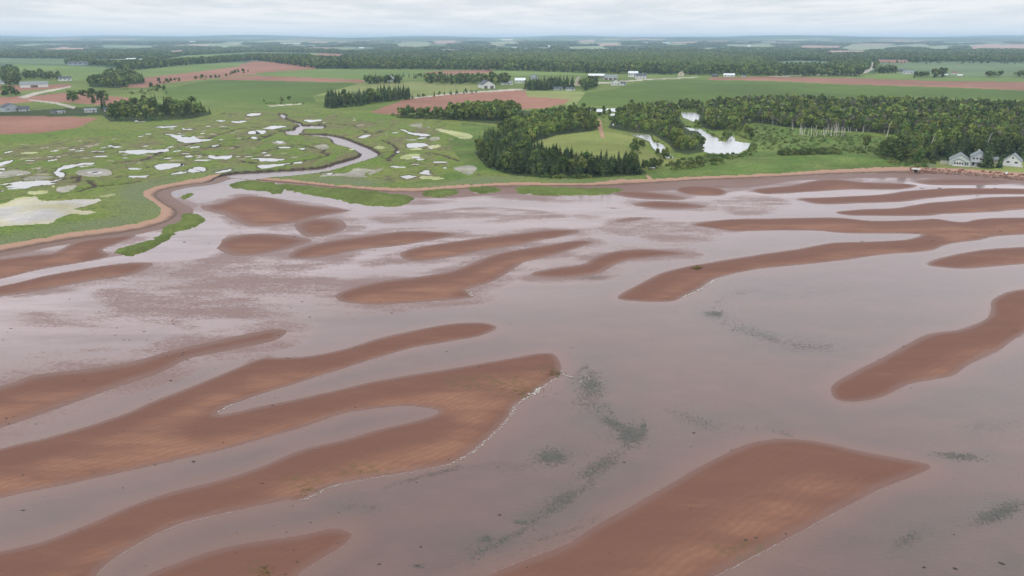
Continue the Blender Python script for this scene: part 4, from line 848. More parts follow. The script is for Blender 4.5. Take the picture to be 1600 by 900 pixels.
plant([(1105,119),(1330,119.5),(1330,120.5),(1105,120.3)], 16, {'dark': .6, 'shrub': .4}, .4, .8, 'verge above the long red strip', 57, .55)
plant([(1375,99),(1600,99.5),(1900,101),(1900,103),(1600,101.2),(1375,100.5)], 22, {'dark': .8, 'spruce': .2}, .5, 1., 'hedge at the back of the grey-green field', 58, .35)
plant([(400,125),(560,128.5),(560,129.5),(400,126.2)], 18, {'dark': .7, 'shrub': .3}, .3, .6, 'hedge between red and green fields', 59, .8)
for (px, py, s) in [(1537,261,1.35),(1541,256,1.2),(1549,254,1.0),(1561,262,.75),(1545,262,.8),(1597,252,.8),(1483,252,.6)]:
    x, y, z = hit(px, py); ALLP['spruce'].append((x, y, s, 'lawn beside the shore cottages'))

BOX = {}
for k_, l_ in ALLP.items():
    for (x, y, sc, wh) in l_: BOX.setdefault(wh, []).append(proj(x, y, float(gz(x, y))))
BOX = {k_: np.percentile(np.array(v_), [20, 40, 60, 80, 33, 67], axis=0) for k_, v_ in BOX.items()}
def spot(x, y, sc, wh):
    px, py = proj(x, y, float(gz(x, y))); b = BOX[wh]
    return ('tall ' if sc > 1.0 else 'middling ' if sc > .8 else 'small '), ('front' if py > b[5][1] else 'mid' if py > b[4][1] else 'back') + ' row, ' + ('far left' if px < b[0][0] else 'left' if px < b[1][0] else 'centre' if px < b[2][0] else 'right' if px < b[3][0] else 'far right')
# individuals and the rest
kindname = {'spruce': ('spruce_tree', 'spruce', 'pointed spruce'), 'leafy': ('leafy_tree', 'tree', 'light green tree'), 'dark': ('bushy_tree', 'tree', 'dark rounded tree'), 'shrub': ('shrub', 'shrub', 'green shrub'), 'grey': ('thin_tree', 'tree', 'thin grey tree')}
def inst_cloud(name, pts, meshes, seed, label, cat):
    n = len(pts); r = np.random.default_rng(seed)
    me = bpy.data.meshes.new(name); me.vertices.add(n); me.vertices.foreach_set('co', np.asarray(pts)[:, :3].astype(np.float32).ravel())
    for k, v in (('sxy', np.asarray(pts)[:, 3]), ('sz', np.asarray(pts)[:, 4]), ('rot', r.uniform(0, 6.283, n))):
        a = me.attributes.new(k, 'FLOAT', 'POINT'); a.data.foreach_set('value', v.astype(np.float32))
    a = me.attributes.new('idx', 'INT', 'POINT'); a.data.foreach_set('value', r.integers(0, len(meshes), n).astype(np.int32))
    o = bpy.data.objects.new(name, me); COL.objects.link(o); o['kind'] = 'stuff'; tag(o, label, cat)
    nt = bpy.data.node_groups.new(name, 'GeometryNodeTree'); nt.interface.new_socket('Geometry', in_out='INPUT', socket_type='NodeSocketGeometry'); nt.interface.new_socket('Geometry', in_out='OUTPUT', socket_type='NodeSocketGeometry')
    N = nt.nodes; L = nt.links; gi = N.new('NodeGroupInput'); go = N.new('NodeGroupOutput')
    jn = N.new('GeometryNodeJoinGeometry')
    for m in reversed(meshes):
        src = bpy.data.objects.new(name + '_source', m); oi = N.new('GeometryNodeObjectInfo'); oi.inputs['Object'].default_value = src; oi.inputs['As Instance'].default_value = True
        L.new(oi.outputs['Geometry'], jn.inputs[0])
    ip = N.new('GeometryNodeInstanceOnPoints'); ip.inputs['Pick Instance'].default_value = True
    def at(nm, t='FLOAT'):
        a = N.new('GeometryNodeInputNamedAttribute'); a.data_type = t; a.inputs[0].default_value = nm; return a.outputs['Attribute']
    cs = N.new('ShaderNodeCombineXYZ'); sx = at('sxy'); L.new(sx, cs.inputs[0]); L.new(sx, cs.inputs[1]); L.new(at('sz'), cs.inputs[2])
    cr_ = N.new('ShaderNodeCombineXYZ'); L.new(at('rot'), cr_.inputs[2])
    L.new(gi.outputs[0], ip.inputs['Points']); L.new(jn.outputs[0], ip.inputs['Instance']); L.new(at('idx', 'INT'), ip.inputs['Instance Index'])
    L.new(cr_.outputs[0], ip.inputs['Rotation']); L.new(cs.outputs[0], ip.inputs['Scale']); L.new(ip.outputs[0], go.inputs[0])
    md = o.modifiers.new('nodes', 'NODES'); md.node_group = nt
    return o
rr = random.Random(3)
for k, lst in ALLP.items():
    xs = np.array([a[0] for a in lst]); ys = np.array([a[1] for a in lst]); px, py = proj(xs, ys, gz(xs, ys))
    key = [(0 if -5 < px[i] < 1605 else 1, ys[i]) for i in range(len(lst))]
    order_ = sorted(range(len(lst)), key=lambda i: key[i])
    name, cat, lab = kindname[k]
    for i in order_[:300]:
        x, y, sc, where = lst[i]; crown, trk = rr.choice(LIB[k]); loc = (x, y, float(gz(x, y)) - .1)
        sz_, at_ = spot(x, y, sc, where)
        L = f"{sz_}{lab}, {at_} of the {where}"
        gname = {'spruce': 'spruces', 'leafy': 'light green trees', 'dark': 'dark rounded trees', 'shrub': 'low shrubs', 'grey': 'thin grey trees'}[k] + ' of the ' + where
        zr = rr.uniform(0, 6.283); s3 = (sc * rr.uniform(.88, 1.12), sc * rr.uniform(.88, 1.12), sc)
        if trk is None:
            o = bpy.data.objects.new(name, crown); COL.objects.link(o)
        else:
            o = bpy.data.objects.new(name, None); COL.objects.link(o)
            for nm, me in (('crown', crown), ('trunk', trk)):
                c = bpy.data.objects.new(nm, me); COL.objects.link(c); c.parent = o
        o.location = loc; o.rotation_euler = (rr.uniform(-.04, .04), rr.uniform(-.04, .04), zr); o.scale = s3
        tag(o, L, cat, gname)
    rest = order_[300:]
    if rest:
        P = [(lst[i][0], lst[i][1], float(gz(lst[i][0], lst[i][1])) - .1, lst[i][2] * 1.1, lst[i][2] * rr.uniform(.9, 1.15)) for i in rest]
        inst_cloud({'spruce': 'spruce_wood', 'leafy': 'leafy_wood', 'dark': 'bushy_wood', 'shrub': 'shrub_cover', 'grey': 'thin_wood'}[k], P, LOW[k] if k != 'grey' else LOW['grey'], 5, lab + 's massed in the farther woods and hedges', 'trees' if k != 'shrub' else 'shrubs')
# far forest: crowns out to the foot of the hills
def far_forest(name, P, spacing, grow, meshes, seed, label, avoid, sz=1.):
    pts = fill(P, spacing, grow, seed); r = np.random.default_rng(seed)
    px, py = proj(pts[:, 0], pts[:, 1], gz(pts[:, 0], pts[:, 1])); k = np.ones(len(pts), bool)
    for A_ in avoid: k &= ~pip(np.array(A_, float), px, py)
    pts = pts[k]; s = np.clip(pts[:, 2] / 6.0, 1, 4.5) * r.uniform(.7, 1.15, len(pts)) * sz
    z = gz(pts[:, 0], pts[:, 1]) - .5
    return inst_cloud(name, np.stack([pts[:, 0], pts[:, 1], z, s, r.uniform(.7, 1.35, len(pts)) * sz], 1), meshes, seed, label, 'trees')
AV = [P for (n_, m_, P) in FIELDS if n_ in ('far_field', 'green_field', 'ploughed_field', 'hay_field', 'gravel_road', 'clearing')]
def swell(P, u=1.5):
    P = np.array(P, float); c = P.mean(0); return [(x, y + (u if y > c[1] else -.3)) for x, y in P]
AV = [swell(P) for P in AV]
far_forest('distant_forest', [(700,84),(760,81),(900,81),(1100,84),(1180,90),(1200,96),(1200,111),(1060,109),(920,105),(800,101),(700,99)], 8, .0045, [leaf_crown(110 + s, 8.5, 3.0, 5, 22, .95, 'farleaf') for s in range(3)] + [LOW['leafy'][0]], 51, 'pale green broadleaved forest spreading behind the farms', AV)
far_forest('distant_dark_forest', [(-250,76),(0,76),(400,76),(600,77),(700,82),(700,100),(500,94),(400,90),(300,97),(200,106),(110,100),(0,98),(-250,98)], 9, .005, LOW['dark'] + LOW['spruce'][:1], 52, 'dark mixed forest behind the fields on the left', AV)
far_forest('distant_mixed_forest', [(1100,80),(1300,80),(1600,82),(1850,82),(1850,100),(1600,97),(1480,96),(1375,98),(1368,108),(1345,114),(1200,112),(1190,95)], 9, .005, LOW['dark'] + LOW['spruce'][:1], 53, 'dark mixed forest behind the fields on the right', AV)
far_forest('horizon_forest', [(-250,66),(1850,66),(1850,84),(1100,84),(700,84),(600,79),(-250,77)], 14, .006, [LOW['dark'][0], leaf_crown(120, 8.5, 3.0, 5, 22, .95, 'farleaf')], 54, 'hazy bluish forest on the slopes towards the horizon', AV, 1.2)

# ------------------------------------------------------------------ dead birches
snags = []
for s in range(5):
    r = random.Random(200 + s); V = []; Fc = []; p = Vector((0, 0, -.2)); h_ = 1
    lean = Vector((r.uniform(-.05, .05), r.uniform(-.05, .05), 0))
    for i in range(4):
        q = Vector((0, 0, 6.0 * (i + 1) / 4)) + lean * (i + 1) * 1.5 + Vector((r.uniform(-.1, .1), r.uniform(-.1, .1), 0)); tube(V, Fc, p, q, .17 * (1 - i * .2), .17 * (1 - (i + 1) * .2)); p = q
        if i > 1: tube(V, Fc, tuple(p), tuple(p + Vector((r.uniform(-.9, .9), r.uniform(-.9, .9), r.uniform(.3, 1.1)))), .05, .015, 3)
    snags.append(mesh_from('birch_snag', V, Fc, [M['snag']]))
sn = [(1238,203),(1250,205),(1403,213)] 
sr = random.Random(9)
for i in range(46): sn.append((1248 + sr.random() * 100, 205 + 8 * (sr.random()) + (i % 3)))
for (px, py) in sn:
    x, y, z = hit(px, py); o = bpy.data.objects.new('dead_birch', sr.choice(snags)); COL.objects.link(o); o.location = (x, y, z); o.rotation_euler = (sr.uniform(-.08, .08), sr.uniform(-.1, .1), sr.random() * 6.28); s = sr.uniform(.6, 1.15); o.scale = (s * 1.5, s * 1.5, s)
    tag(o, ('tall' if s > .95 else 'middling' if s > .78 else 'short') + ' bleached dead birch ' + ('off the left end' if px < 1248 else 'at the left end' if px < 1268 else 'left of centre' if px < 1288 else 'at the centre' if px < 1308 else 'right of centre' if px < 1328 else 'at the right end' if px < 1350 else 'off the right end') + ' of the dead stand', 'dead tree', 'dead birches at the wood edge')
for (px, py, s, lb) in [(1385,214,1.4,'lone white dead birch with forked top, right of the dead stand'),(1451,240,1.5,'leaning grey dead trunk among bushes left of the cottages'),(1538,240,1.7,'bare pale treetop trunk between the cottages'),(884,190,.8,'white dead stump standing in the thicket left of the dirt track')]:
    x, y, z = hit(px, py); o = bpy.data.objects.new('dead_birch', snags[0]); COL.objects.link(o); o.location = (x, y, z); o.scale = (s * 1.4, s * 1.4, s); o.rotation_euler = (.05, .15 if px == 1451 else .02, 1); tag(o, lb, 'dead tree')

# ------------------------------------------------------------------ buildings
M['white'] = plain('white_paint', (.60, .61, .60), .6, .3, .06, .8)
M['greyw'] = plain('grey_siding', (.36, .39, .42), .7, .2, .08, .8)
M['green'] = plain('sage_siding', (.46, .52, .48), .7, .2, .06, .8)
M['tan'] = plain('tan_siding', (.50, .44, .34), .7, .2, .08, .8)
M['brown'] = plain('weathered_board', (.13, .11, .09), .8, .2, .15, .8)
M['roofg'] = plain('grey_shingle', (.20, .225, .235), .85, .2, .15, 1.2)
M['roofd'] = plain('dark_shingle', (.085, .095, .11), .85, .2, .15, 1.2)
M['metal'] = plain('pale_metal_roof', (.60, .64, .66), .45, .4, .06, .6)
M['glass'] = plain('window_glass', (.03, .035, .045), .12, .6, .05)
M['deck'] = plain('deck_boards', (.45, .43, .38), .8, .2, .12, 2)
M['rock'] = plain('red_sandstone', (.22, .115, .09), .9, .15, .35, .7)
M['rockg'] = plain('pale_boulder', (.27, .19, .155), .9, .15, .3, .7)
M['conc'] = plain('concrete', (.45, .43, .40), .85, .2, .1, 1)
M['weed_and_shade'] = plain('dark_seaweed_and_shade', (.035, .028, .018), .7, .3, .3, 2)
M['foam'] = plain('sea_foam', (.41, .38, .355), .8, .2, .1, 3)
M['eel'] = plain('eelgrass', (.088, .090, .078), .6, .3, .25, 1.2)
M['pole'] = plain('grey_pole', (.22, .2, .17), .9)
def child(nm, me, par):
    o = bpy.data.objects.new(nm, me); COL.objects.link(o); o.parent = par; return o
def box(V, Fc, x0, y0, z0, x1, y1, z1):
    b = len(V); V += [(x0, y0, z0), (x1, y0, z0), (x1, y1, z0), (x0, y1, z0), (x0, y0, z1), (x1, y0, z1), (x1, y1, z1), (x0, y1, z1)]
    Fc += [(b, b + 3, b + 2, b + 1), (b + 4, b + 5, b + 6, b + 7), (b, b + 1, b + 5, b + 4), (b + 1, b + 2, b + 6, b + 5), (b + 2, b + 3, b + 7, b + 6), (b + 3, b, b + 4, b + 7)]
def gable(par, x0, x1, y0, y1, z0, zw, zr, axis, wm, rm, wall='wall', over=.35):
    """block with a gabled roof; axis 'y': the gable faces the camera"""
    V = []; Fc = []
    if axis == 'y':
        c = (x0 + x1) / 2
        for y in (y0, y1): V += [(x0, y, z0), (x1, y, z0), (x1, y, zw), (c, y, zr), (x0, y, zw)]
    else:
        c = (y0 + y1) / 2
        for x in (x1, x0): V += [(x, y0, z0), (x, y1, z0), (x, y1, zw), (x, c, zr), (x, y0, zw)]
    Fc = [(0, 1, 2, 3, 4), (9, 8, 7, 6, 5), (0, 5, 6, 1), (1, 6, 7, 2), (0, 4, 9, 5)]
    child(wall, mesh_from(wall, V, Fc, [M[wm]]), par)
    V = []; Fc = []
    t = .18; e = over
    if axis == 'y':
        k = (zr - zw) / ((x1 - x0) / 2)
        for s in (-1, 1):
            xe = c + s * ((x1 - x0) / 2 + e); ze = zw - k * e; b = len(V)
            V += [(c, y0 - e, zr + .03), (xe, y0 - e, ze + .03), (xe, y1 + e, ze + .03), (c, y1 + e, zr + .03), (c, y0 - e, zr + t), (xe, y0 - e, ze + t), (xe, y1 + e, ze + t), (c, y1 + e, zr + t)]
            Fc += [(b, b + 1, b + 2, b + 3), (b + 4, b + 7, b + 6, b + 5), (b, b + 4, b + 5, b + 1), (b + 1, b + 5, b + 6, b + 2), (b + 2, b + 6, b + 7, b + 3)]
    else:
        k = (zr - zw) / ((y1 - y0) / 2)
        for s in (-1, 1):
            ye = c + s * ((y1 - y0) / 2 + e); ze = zw - k * e; b = len(V)
            V += [(x0 - e, c, zr + .03), (x0 - e, ye, ze + .03), (x1 + e, ye, ze + .03), (x1 + e, c, zr + .03), (x0 - e, c, zr + t), (x0 - e, ye, ze + t), (x1 + e, ye, ze + t), (x1 + e, c, zr + t)]
            Fc += [(b, b + 1, b + 2, b + 3), (b + 4, b + 7, b + 6, b + 5), (b, b + 4, b + 5, b + 1), (b + 1, b + 5, b + 6, b + 2), (b + 2, b + 6, b + 7, b + 3)]
    return child('roof', mesh_from('roof', V, Fc, [M[rm]]), par)
def wnd(par, x, z, w_, h_, y, nm='window', trim='white', pane='glass'):
    V = []; Fc = []; box(V, Fc, x - w_ / 2, y - .06, z, x + w_ / 2, y - .003, z + h_); f = child(nm, mesh_from(nm, V, Fc, [M[pane]]), par)
    V = []; Fc = []; t = .12
    for a in ((x - w_ / 2 - t, z - t, x + w_ / 2 + t, z), (x - w_ / 2 - t, z + h_, x + w_ / 2 + t, z + h_ + t), (x - w_ / 2 - t, z, x - w_ / 2, z + h_), (x + w_ / 2, z, x + w_ / 2 + t, z + h_)):
        box(V, Fc, a[0], y - .1, a[1], a[2], y - .002, a[3])
    child('frame', mesh_from('frame', V, Fc, [M[trim]]), f)
def boxpart(par, nm, mat, *bs):
    V = []; Fc = []
    for b in bs: box(V, Fc, *b)
    return child(nm, mesh_from(nm, V, Fc, [M[mat]]), par)
def root(name, px, py, label, cat, rz=0., s=1.):
    x, y, z = hit(px, py); o = bpy.data.objects.new(name, None); COL.objects.link(o); o.location = (x, y, z - .05); o.rotation_euler = (0, 0, rz - math.atan2(x, y)); o.scale = (s, s, s); tag(o, label, cat); return o
# the big cottage: lower wing with a porch gable on the left, two-storey wing on the right
c1 = root('cottage', 1511, 260, 'grey-green shore cottage with two gabled wings, left of the two cottages by the beach', 'house', .05, .9)
gable(c1, -8.6, 1.0, 0, 9.5, 0, 3.0, 6.2, 'y', 'green', 'roofg')
gable(c1, 1.1, 8.6, 1.0, 11, 0, 5.2, 7.9, 'y', 'greyw', 'roofg')
gable(c1, -6.8, -1.7, -1.6, -.02, 0, 2.6, 3.9, 'y', 'white', 'roofg', 'porch_wall')
for i in range(4): wnd(c1, -6.0 + 1.18 * i, 1.0, .8, 1.2, -1.6)
for i in range(2): wnd(c1, -.9 + .95 * i, .7, .7, 1.6, 0)
for i in range(4): wnd(c1, 2.4 + 1.6 * i, 4.0, 1.0, 1.0, 1.0)
wnd(c1, 2.6, .5, 1.3, 2.0, 1.0, 'door')
wnd(c1, 5.0, 1.0, 1.2, 1.1, 1.0); wnd(c1, 7.2, 1.0, 1.2, 1.1, 1.0)
boxpart(c1, 'balcony', 'white', (1.2, .2, 2.7, 8.5, .98, 2.85), (1.2, .2, 2.85, 8.5, .28, 2.95))
boxpart(c1, 'deck', 'deck', (-7.2, -2.6, 0, 1.0, -1.62, .35), (1.15, -.8, 0, 8.6, .98, .3))
boxpart(c1, 'trim_board', 'white', (-8.66, -.06, 0, -8.45, 0, 3.0), (.85, -.06, 0, 1.06, .0, 3.0), (8.5, .94, 0, 8.68, 1.0, 5.1))
boxpart(c1, 'chimney', 'conc', (4.1, 7, 6.6, 4.9, 7.8, 8.8))
c2 = root('cottage', 1580, 260, 'small white steep-gabled cottage with low deck, right of the two beach cottages', 'house', -.05, .88)
gable(c2, -4.2, 4.2, 0, 8.5, .4, 3.0, 6.6, 'y', 'white', 'roofg')
wnd(c2, -1.9, 1.9, 1.5, .9, 0); wnd(c2, 1.9, 1.9, 1.5, .9, 0); wnd(c2, 0, 4.3, .8, 1.0, 0)
boxpart(c2, 'deck', 'deck', (-4.9, -2.4, .1, 5.4, -.02, .55)); boxpart(c2, 'railing', 'white', (-4.9, -2.42, .56, 5.4, -2.34, 1.3), (-4.9, -2.3, .56, -4.82, -.1, 1.3))
boxpart(c2, 'door', 'white', (-.45, -.08, .6, .45, -.003, 2.6))
c3 = root('garden_shed', 1553, 256, 'little cream shed half hidden by trees between the two cottages', 'shed', .3)
gable(c3, -1.6, 1.6, 0, 2.6, 0, 2.2, 3.2, 'x', 'tan', 'roofg'); wnd(c3, .5, .9, .7, .7, 0)
fn = root('board_fence', 1478, 257, 'weathered upright board fence left of the larger cottage', 'fence')
for i in range(9): boxpart(fn, 'fence_board', 'conc', (-2.6 + .62 * i, 0, 0, -2.2 + .62 * i, .06, 1.9 + .1 * (i % 2)))
boxpart(fn, 'rail', 'conc', (-2.6, .065, 1.2, 2.8, .12, 1.35))

def house(px, py, wpx, hpx, axis, label, cat='house', wm='white', rm='roofd', rr_=.42, nwin=3, name='farmhouse', rz=0., ratio=.8, dark_doors=0, chim=True):
    x, y, z = hit(px, py); mpp = math.hypot(y, H) / F
    W = wpx * mpp; T = hpx * mpp * .92; o = root(name, px, py, label, cat, rz); zw = T * (1 - rr_); Dp = W * ratio if axis == 'y' else min(W * .6, 11)
    gable(o, -W / 2, W / 2, 0, Dp, 0, zw, T, axis, wm, rm)
    if dark_doors:
        for i in range(dark_doors): boxpart(o, 'barn_door', 'brown', (-W / 2 + W * (i + .5) / dark_doors - W * .13, -.12, 0, -W / 2 + W * (i + .5) / dark_doors + W * .13, -.004, zw * .75))
    else:
        for i in range(nwin): wnd(o, -W / 2 + W * (i + .5) / nwin, zw * .45, W * .09 + .3, zw * .28, 0)
        boxpart(o, 'door', 'brown', (W * .08 - .5 + (W / nwin) * .5 - .2, -.1, 0, W * .08 + .5 + (W / nwin) * .5 - .2, -.005, 2.0))
        if zw > 4.5:
            for i in range(nwin): wnd(o, -W / 2 + W * (i + .5) / nwin, zw * .8, W * .09 + .2, zw * .14, 0)
    if chim and not dark_doors: boxpart(o, 'chimney', 'conc', (W * .1, Dp * .45, T * .8, W * .1 + .8, Dp * .45 + .8, T * 1.12))
    return o, W, T, Dp
house(610, 128, 12, 11, 'y', 'white gabled farmhouse half hidden in dark trees above the hay field', rr_=.35, nwin=2, rm='roofd')
o_, W_, T_, D_ = house(764, 138.5, 19, 12, 'y', 'white barn with two dark doors in its gable, beside the red field', 'barn', rr_=.5, name='barn', dark_doors=2, ratio=1.6, rz=.25)
house(792, 132.5, 18, 6, 'x', 'long low white bungalow right of the white barn', rm='roofg', nwin=4)
house(813, 130, 16, 8, 'x', 'grey-green house with pale roof behind the low bungalow', wm='green', rm='metal')
house(834, 124, 12, 8, 'y', 'grey gabled house standing behind the row of conifers', wm='greyw', nwin=2)
house(872, 141, 14, 5, 'x', 'low dark-roofed bungalow at the foot of the conifers, left of its pair', wm='greyw', rm='roofd')
house(891, 141.5, 14, 5, 'x', 'low dark-roofed bungalow at the foot of the conifers, right of its pair', wm='white', rm='roofd')
house(903, 134, 8, 14, 'y', 'tall narrow cream house right of the conifers', wm='tan', rm='metal', nwin=1)
house(921, 132, 10, 8, 'y', 'white house partly behind a dark round tree near the farm road', nwin=1)
house(932, 121.5, 24, 6, 'x', 'long barn with shining pale metal roof', 'barn', wm='white', rm='metal', name='barn', dark_doors=4, chim=False)
house(954, 125, 20, 8, 'x', 'grey-roofed farm shed with dark openings right of the pale metal barn', 'barn', wm='white', rm='roofg', name='barn', dark_doors=3)
house(962, 133.5, 14, 9, 'y', 'white gabled farmhouse in front of the farm sheds beside the big green field', rr_=.45, ratio=.7)
house(973, 133.5, 9, 6, 'x', 'low dark-roofed wing joined beside the white farmhouse', wm='white', rm='roofd', nwin=2, name='annexe', cat='house', chim=False)
house(989, 120.5, 14, 9, 'x', 'large white two-storey house by the farm road', rm='metal', nwin=4, rr_=.3)
house(1001, 123, 16, 8, 'x', 'white house with dark roof right of the two-storey one', rm='roofd')
house(1064, 119, 9, 8, 'y', 'small dark-roofed house alone by the far wood edge', wm='tan', rm='roofd', nwin=1)
house(1139, 120, 16, 5, 'x', 'low white house at the left end of the long red strip', rm='metal')
house(1117, 120, 9, 4, 'x', 'small brown shed left of the low white house', 'shed', wm='brown', rm='roofd', name='shed', nwin=1)
house(1162, 120, 6, 3, 'x', 'tiny white shed above the long red strip', 'shed', name='shed', nwin=1, chim=False)
house(1264, 118, 5, 4, 'y', 'small white hut below the dark wood left of the bending road', 'hut', name='hut', nwin=1, chim=False)
house(1233, 102.5, 7, 4, 'x', 'tiny white house in the green gap of the right woods', nwin=2, chim=False)
house(1421, 115.5, 18, 5, 'x', 'long shed with pale grey roof on the distant grey-green field', 'shed', wm='white', rm='roofg', name='shed', nwin=4, chim=False)
house(1405, 112, 16, 4, 'x', 'low dark barn left of the pale-roofed shed', 'barn', wm='brown', rm='roofd', name='barn', chim=False)
house(1491, 116, 8, 4, 'x', 'small red-and-white shed on the distant grey-green field', 'shed', wm='white', rm='rock', name='shed', nwin=2, chim=False)
house(1500, 119, 7, 2.5, 'x', 'low pinkish hut right of the small red-and-white shed', 'hut', wm='tan', rm='metal', name='hut', nwin=1, chim=False)
house(1478, 118.5, 6, 2.5, 'x', 'low pale hut left of the small red-and-white shed', 'hut', wm='white', rm='metal', name='hut', nwin=1, chim=False)
house(54, 136.5, 36, 9, 'x', 'long white barn with one dark door at the left farm', 'barn', rm='roofg', name='barn', dark_doors=1, rr_=.45)
house(126, 102, 32, 6, 'x', 'long dark-roofed barn under the left woods', 'barn', wm='greyw', rm='roofd', name='barn', nwin=5, chim=False)
house(102, 126.5, 17, 7, 'x', 'white farmhouse above the pale lane at the left farm', rm='roofd')
house(20, 174.5, 22, 13, 'y', 'dark grey steep-roofed house at the left edge by the marsh', wm='greyw', rm='roofd', nwin=2, rz=.3)
house(38, 174, 14, 8, 'x', 'lower grey wing beside the steep-roofed house at the left edge', wm='greyw', rm='roofd', name='annexe', nwin=2, chim=False)
house(142, 175.5, 16, 6, 'x', 'white-walled bungalow with grey roof left of the marsh copse', rm='roofg')
house(168, 174, 9, 6, 'x', 'small white house at the edge of the marsh copse', rm='roofd', nwin=2)
house(96, 177, 10, 4, 'x', 'low pale shed at the top of the pink field on the left', 'shed', wm='white', rm='roofg', name='shed', nwin=2, chim=False)
house(84, 177, 8, 4, 'x', 'low grey shed left of the low pale shed', 'shed', wm='greyw', rm='roofd', name='shed', nwin=1, chim=False)
house(4, 131.5, 11, 7, 'x', 'white farm building cut by the left edge of the picture', 'barn', rm='roofg', name='barn', nwin=2, chim=False)
house(205, 93.5, 12, 2.5, 'x', 'long pale shed in the gap above the left copse', 'shed', wm='white', rm='metal', name='shed', nwin=3, chim=False)
house(226, 94, 14, 2, 'x', 'second pale shed just right in the same gap', 'shed', wm='white', rm='metal', name='shed', nwin=3, chim=False)
house(180, 100, 9, 4, 'x', 'cream house by the left wood gap', wm='tan', rm='metal', nwin=2)
for i, (px, py, wd, lb) in enumerate([(1010,68.5,12,'long white'),(1022,69.5,10,'white'),(1040,68.5,12,'pale blue-white'),(1042,79,8,'low white'),(1064,79.5,5,'little white'),(1132,75.5,8,'bright white'),(1170,75,4,'tall narrow white'),(858,75,3,'narrow white'),(803,76,6,'flat white'),(1211,78,5,'faint white'),(565,76,7,'small pale'),(760,76,7,'pale grey')]):
    house(px, py, wd, 2.2 if i not in (6, 7) else 4, 'x', f"{lb} building in the hazy distance " + ['at the centre of the valley town','just right of the longest one','on the right side of the valley town','below the valley town','beside the low white one','glinting among dark woods right of centre','like a tower among the dark woods','standing above the pale green forest','left above the pale green forest','far right of the tower','above the green forest at left','above the light forest centre'][i], 'building', wm='white', rm='metal', name='distant_building', nwin=3, chim=False)
# utility poles along the farm road
for i, (px, py) in enumerate([(1075,121),(1134,121),(1222,121),(1010,125),(712,147),(1258,120)]):
    x, y, z = hit(px, py); V = []; Fc = []; tube(V, Fc, (0, 0, 0), (0, 0, 10), .16, .12, 6); o = bpy.data.objects.new('utility_pole', None); COL.objects.link(o); o.location = (x, y, z)
    child('pole', mesh_from('pole', V, Fc, [M['pole']]), o); boxpart(o, 'crossarm', 'pole', (-1.1, -.2, 9.1, 1.1, -.13, 9.25))
    tag(o, 'thin grey utility pole standing along the farm road', 'utility pole', 'utility poles along the farm road')
# sign at the head of the beach path, and the concrete outlet
sg = root('path_sign', 1018, 266, 'small white sign on posts at the head of the beach path', 'sign')
boxpart(sg, 'board', 'white', (-1.6, 0, 1.0, 1.6, .06, 1.5)); boxpart(sg, 'post', 'pole', (-1.3, .07, 0, -1.2, .15, 1.6)); boxpart(sg, 'post', 'pole', (1.2, .07, 0, 1.3, .15, 1.6))
cu = root('culvert', 1431, 266.5, 'pale concrete slab over a dark culvert mouth at the rocky shore', 'culvert', 0, .72)
boxpart(cu, 'slab', 'conc', (-2.6, -2.5, .9, 2.6, 3, 1.25)); boxpart(cu, 'side_wall', 'conc', (-1.6, -2.2, -.6, -1.2, 3, .89)); boxpart(cu, 'side_wall', 'conc', (1.2, -2.2, -.6, 1.6, 3, .89)); boxpart(cu, 'mouth_shade', 'weed_and_shade', (-1.19, -.5, -.5, 1.19, 2.5, .7))  # the last, solid dark block paints the shade inside the culvert mouth
bt = root('rowing_boat', 1572, 271, 'small upturned white boat lying on the grass above the rocks', 'boat', 1.4)
V = []; Fc = []
for i in range(7):
    t = i / 6 * 2 - 1; w_ = .75 * (1 - abs(t) ** 2.4) + .03
    V += [(t * 2.1, -w_, 0), (t * 2.1, -w_ * .75, .42), (t * 2.1, 0, .62), (t * 2.1, w_ * .75, .42), (t * 2.1, w_, 0)]
for i in range(6):
    for j in range(4): a = i * 5 + j; Fc.append((a, a + 5, a + 6, a + 1))
child('hull', mesh_from('hull', V, Fc, [M['white']]), bt); boxpart(bt, 'keel', 'greyw', (-2.0, -.04, .60, 2.0, .04, .72))

# ------------------------------------------------------------------ rocks
def rock_mesh(seed, mat, flat=.6):
    r = random.Random(seed); bm = bmesh.new(); bmesh.ops.create_icosphere(bm, subdivisions=1, radius=1)
    for v in bm.verts: v.co *= r.uniform(.7, 1.2); v.co.z *= flat
    me = bpy.data.meshes.new('rock'); bm.to_mesh(me); bm.free(); me.materials.append(M[mat]); return me
RK = [rock_mesh(i, 'rock') for i in range(4)] + [rock_mesh(9, 'rockg')]
WD = [rock_mesh(20 + i, 'weed_and_shade', .3) for i in range(3)]
r = random.Random(4); i = 0
up = smooth([(1425,262),(1432,262),(1500,264),(1600,271),(1750,279)], 6, False); dn = smooth([(1425,270),(1432,270),(1500,273),(1600,281),(1750,289)], 6, False)
n_rk = 0
while n_rk < 290:
    k = r.random() * (len(up) - 1); a = int(k); f = k - a; t = r.random()
    u = up[a] * (1 - f) + up[a + 1] * f; d = dn[a] * (1 - f) + dn[a + 1] * f; px, py = u * (1 - t) + d * t
    if px > 1640: continue
    zz = .85 * (1 - t) + .1; x, y = unproj(px, py + .5, zz); s = r.uniform(.35, .85)
    rm_ = r.choice(RK); o = bpy.data.objects.new('boulder', rm_); COL.objects.link(o); o.location = (float(x), float(y), zz); o.scale = (s * 1.2, s, s); o.rotation_euler = (r.random(), r.random(), r.random() * 6.28)
    tag(o, ('pale' if rm_ is RK[4] else 'red sandstone') + ' boulder, ' + ('big' if s > .8 else 'small') + ', ' + ('top' if t < .33 else 'middle' if t < .67 else 'foot') + ' of the revetment ' + ('beside the culvert' if px < 1470 else 'before the larger cottage' if px < 1535 else 'between the cottages' if px < 1565 else 'before the small cottage'), 'boulder', 'boulders of the shore revetment'); n_rk += 1
